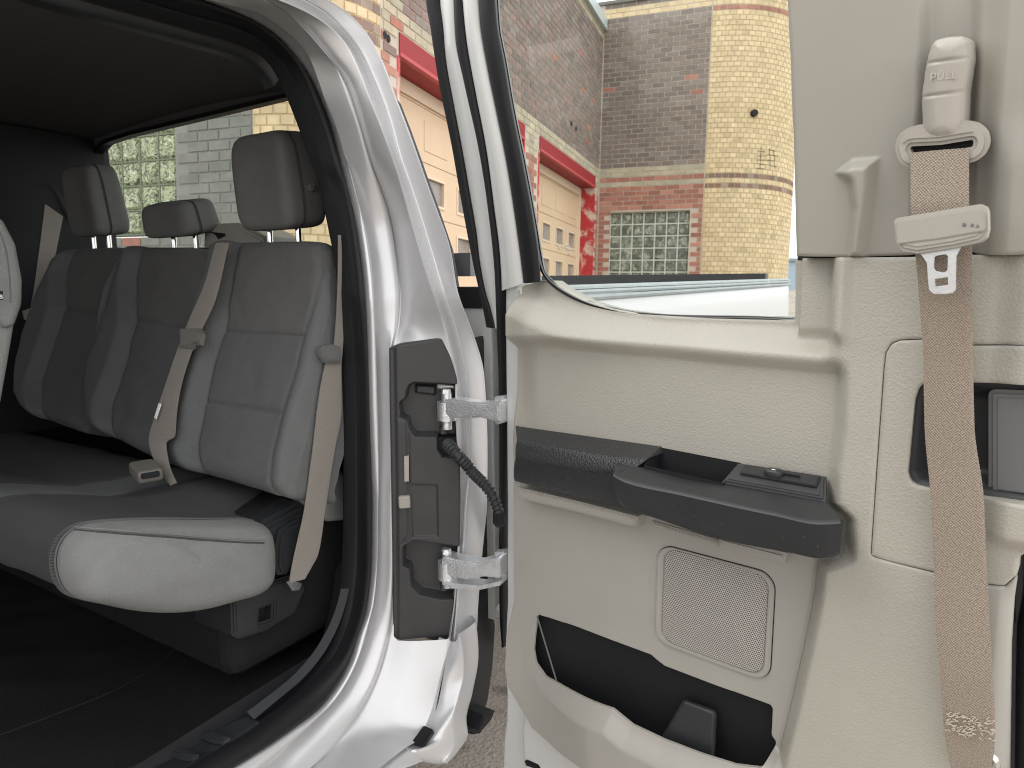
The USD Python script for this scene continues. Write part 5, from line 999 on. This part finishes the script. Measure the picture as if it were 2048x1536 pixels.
# pivot bracket and under-seat box
pb = hx([(520, 1052), (534, 1040), (600, 1006), (614, 1010), (612, 1060), (600, 1100), (585, 1140), (560, 1150), (540, 1150), (534, 1120)], .225); obj(RS, 'pivot_cover', [slab(pb, .05, .008)], 'black', 40)
pb2 = hx([(556, 1090), (562, 1062), (580, 1048), (604, 1038), (608, 1060), (596, 1110), (578, 1150), (560, 1152), (554, 1130)], .212); obj(RS, 'pivot_cover', [slab(pb2, .02, .006)], 'black', 40)
ub = Fr(hx([(520, 1220)], .235)[0], [0, -1, 0], [0, 0, 1]); uo = ub.px([(463, 1195), (480, 1186), (556, 1159), (600, 1146), (612, 1180), (594, 1226), (535, 1262), (481, 1279), (466, 1272)]); uh = ub.px([(521, 1219), (546, 1209), (545, 1238), (520, 1247)])
obj(RS, 'floor_bracket', [prism(ub, rpoly(uo, .006), -.10, 0, [uh], ch=.004)], 'black', 40); obj(RS, 'floor_bracket_cavity', slab(hx([(518, 1217), (549, 1206), (548, 1241), (517, 1250)], .262), .002), 'rubber')

# ------------------------------------------------------------------ head restraints, belts, front seat
def restraint(c, hxx, hyy, hzz, posts, tilt=.12, button=False):
    h = group(TR, 'head_restraint'); ax = [[1, 0, 0], [0, math.cos(tilt), -math.sin(tilt)], [0, math.sin(tilt), math.cos(tilt)]]
    e = ellipsoidbox(np.zeros(3), hxx, hyy, hzz, 6.0, None, 5); v = e.vertices; v[:, 1] *= 1 - .10 * (v[:, 2] / hzz); v[:, 0] *= 1 - .07 * np.clip(v[:, 2] / hzz, 0, 1) ** 2; v[:, 1] += .010 * (v[:, 0] / hxx) ** 2
    s = np.abs(v[:, 0]) / hxx; gseam = np.exp(-((v[:, 1] - .35 * hyy) / .0022) ** 2) ; v *= (1 - .022 * gseam)[:, None]
    fr_ = e.triangles_center[:, 1] > .35 * hyy; A = np.stack([unit(a) for a in ax]); P = v @ A + c
    obj(h, 'pad', trimesh.Trimesh(P, e.faces, process=False), 'restraint', True)
    an = np.linspace(0, 2 * np.pi, 80); k = (np.abs(np.cos(an)) ** 6.0 + np.abs(np.sin(an)) ** 6.0) ** (-1 / 6.0)
    for yy in (.30, .40): q = np.stack([np.cos(an) * k * hxx * .985, np.full(80, yy * hyy), np.sin(an) * k * hzz * .985], 1); q[:, 0] *= 1 - .07 * np.clip(q[:, 2] / hzz, 0, 1) ** 2; obj(h, 'pad_seam', tube(q @ A + c, .0016, 5), 'seatdark', True)
    for dx in posts:
        b = c + np.array([dx, 0, -hzz - .055]); obj(h, 'post', tube([b + [0, 0, -.02], b + [0, 0, .075]], .0058, 14), 'chrome', 40)
        obj(h, 'post_sleeve', [ellipsoidbox(b + [0, 0, .010], .020, .016, .011, 3, None, 3)], 'greyplastic', True)
    if button:
        p = c + np.array([-hxx * .975, -.004, -.015]); obj(h, 'tilt_button', [tube([p + [.006, 0, 0], p + [-.002, 0, 0]], [.0145, .0135], 24), tube([p + [.0, 0, 0], p + [-.005, 0, 0], p + [-.007, 0, 0]], [.0085, .0078, .005], 20)], 'greyplastic', 30)
Hc = lambda px, y: hy([px], y)[0]
restraint(Hc((561, 364), .005), .078, .050, .089, (-.042, .04), button=True)
restraint(Hc((366, 436), .0), .080, .048, .037, (-.04, .04), tilt=.2)
restraint(Hc((195, 402), .0), .066, .044, .083, (-.035, .035))
# middle belt over the seat back, its retractor box, buckle
def onSB(n):
    return lambda px: SB.p3(px, n)
MB_ = group(TR, 'seat_belt'); m_, uv_ = belt([(432, 487), (430, 493), (413, 560), (372, 655), (354, 700), (330, 770), (311, 830), (299, 880), (304, 905), (320, 940), (342, 972)], [(459, 487), (457, 494), (430, 600), (399, 668), (384, 704), (362, 780), (354, 830), (350, 872), (332, 886), (336, 920), (353, 966)], k=120, place=onSB(.068), wav=.001, sag=.002); obj(MB_, 'webbing', m_, 'webgrey', True, uv=uv_)
obj(MB_, 'slide_clip', [slab(SB.p3([(356, 657), (394, 655), (400, 665), (396, 688), (382, 690), (378, 696), (354, 693), (358, 680)], .076), .012, .003)], 'buckle', 30); obj(MB_, 'label_tab', slab(SB.p3([(317, 806), (322, 808), (312, 838), (308, 836)], .08), .001), 'white')
bu = hy([(292, 942)], .30)[0]; obj(MB_, 'buckle', [rbox(bu, (.062, .040, .022), .006, [[.95, -.28, .1], [.28, .95, 0], [0, 0, 1]])], 'buckle', 40); obj(MB_, 'buckle_slot', [rbox(bu + [-.030, .010, .0], (.006, .028, .009), .002, [[.95, -.28, .1], [.28, .95, 0], [0, 0, 1]])], 'blackmatte')
rtf = Fr(hy([(490, 470)], -.05)[0], [-1, 0, 0], [0, 0, 1]); ro = rtf.px([(428, 496), (430, 456), (436, 450), (496, 447), (506, 450), (553, 474), (556, 500)]); rsl = rtf.px([(438, 464), (474, 468), (476, 473), (462, 480), (455, 470)])
obj(MB_, 'retractor_cover', [prism(rtf, rpoly(ro, .004), -.06, .03, ch=.006)], 'pillar', 40); obj(MB_, 'retractor_slot', prism(rtf, rsl, .029, .0312), 'rubber')
NBt = group(TR, 'seat_belt'); m_, uv_ = belt([(676, 470), (668, 690), (650, 732), (622, 917), (607, 1025), (593, 1090), (582, 1144), (579, 1166)], [(694, 470), (686, 690), (682, 740), (682, 819), (668, 906), (650, 1025), (636, 1108), (621, 1137), (609, 1158)], k=120, place=lambda p: hx(p, .176), wav=.0006); obj(NBt, 'webbing', m_, 'webgrey', True, uv=uv_)
obj(NBt, 'guide_clip', [slab(hx([(645, 694), (668, 689), (684, 694), (684, 726), (655, 726), (646, 712)], .168), .012, .003)], 'greyplastic', 30); obj(NBt, 'anchor', [slab(hx([(574, 1164), (586, 1160), (604, 1168), (600, 1180), (586, 1182)], .21), .004, .001)], 'steel')
FB = group(TR, 'seat_belt'); m_, uv_ = belt([(90, 408), (78, 500), (68, 575), (56, 640), (48, 700)], [(126, 433), (112, 505), (98, 580), (76, 645), (66, 700)], k=60, place=lambda p: hx(p, 1.30), wav=.0006); obj(FB, 'webbing', m_, 'webgrey', True, uv=uv_)
gd = hx(resample([(68, 384), (95, 372), (112, 392), (126, 420), (143, 440)], 24), 1.31); obj(FB, 'shoulder_guide', tube(gd, np.linspace(.010, .016, 24), 10), 'blackmatte', 50); obj(FB, 'slide_clip', [slab(hx([(48, 622), (66, 616), (68, 634), (52, 640)], 1.29), .01, .002)], 'pillar')
# front seat back, seen from behind at the left edge
FSG = group(TR, 'front_seat'); fp = hx(np.array([(-170, 500), (-110, 448), (-30, 430), (8, 448), (30, 490), (43, 560), (42, 605), (30, 640), (18, 720), (6, 760), (-170, 780)]), .42)
obj(FSG, 'backrest', [hullpts(list(fp[:8] + [.03, 0, 0]) + list(fp[:8] + [.34, .02, 0]), .012)], 'seatlight', 55); fq = hx(np.array([(-170, 612), (34, 612), (28, 660), (18, 720), (4, 800), (-10, 850), (-170, 870)]), .43); obj(FSG, 'backrest', [hullpts(list(fq + [.03, 0, 0]) + list(fq + [.34, .02, 0]), .010)], 'seatlight', 55)
fsf = Fr(hx([(0, 590)], .417)[0], [0, -1, 0], [0, 0, 1]); obj(FSG, 'tag', slab(fsf.p3([(-20, 582), (6, 582), (6, 600), (-20, 600)], .0), .002), 'rubber'); obj(FSG, 'tag_lettering', text(fsf, 'S', fsf.px([(-1, 597)], .001)[0], .0050, .0006, .0004), 'white')
seam_ = hx(resample([(-20, 440), (2, 470), (15, 520), (20, 570), (21, 606)], 24), .4165); obj(FSG, 'seat_seam', tube(seam_, .0012, 5), 'thread')
# distant building past the corner
_q = [CAM_W + rayw((x_, 540))[0] * (58. / (rayw((x_, 540))[0] @ _fw)) for x_ in (1574, 1640)]
q0_, q1_ = _q[0][:2], _q[1][:2]; t_ = unit(q1_ - q0_); n_ = np.array([-t_[1], t_[0]]) ; n_ = n_ if n_ @ (q0_ - CAM_W[:2]) > 0 else -n_
DBD = group('/World', 'distant_building', label='low blue-grey building far off past the rounded brick corner', category='building'); zt_ = float((CAM_W + rayw((1582, 523))[0] * (58. / (rayw((1582, 523))[0] @ _fw)))[2])
obj(DBD, 'wall', hexa(q0_, q1_ + t_ * 6, q0_ + n_ * 8, q1_ + t_ * 6 + n_ * 8, -1., zt_), mat('far_wall', (.33, .40, .48), .8)); obj(DBD, 'roof', hexa(q0_ - t_ * .2 - n_ * .2, q1_ + t_ * 6, q0_ - t_ * .2 + n_ * 8, q1_ + t_ * 6 + n_ * 8, zt_ + .01, zt_ + .25), mat('far_roof', (.22, .26, .32), .8))
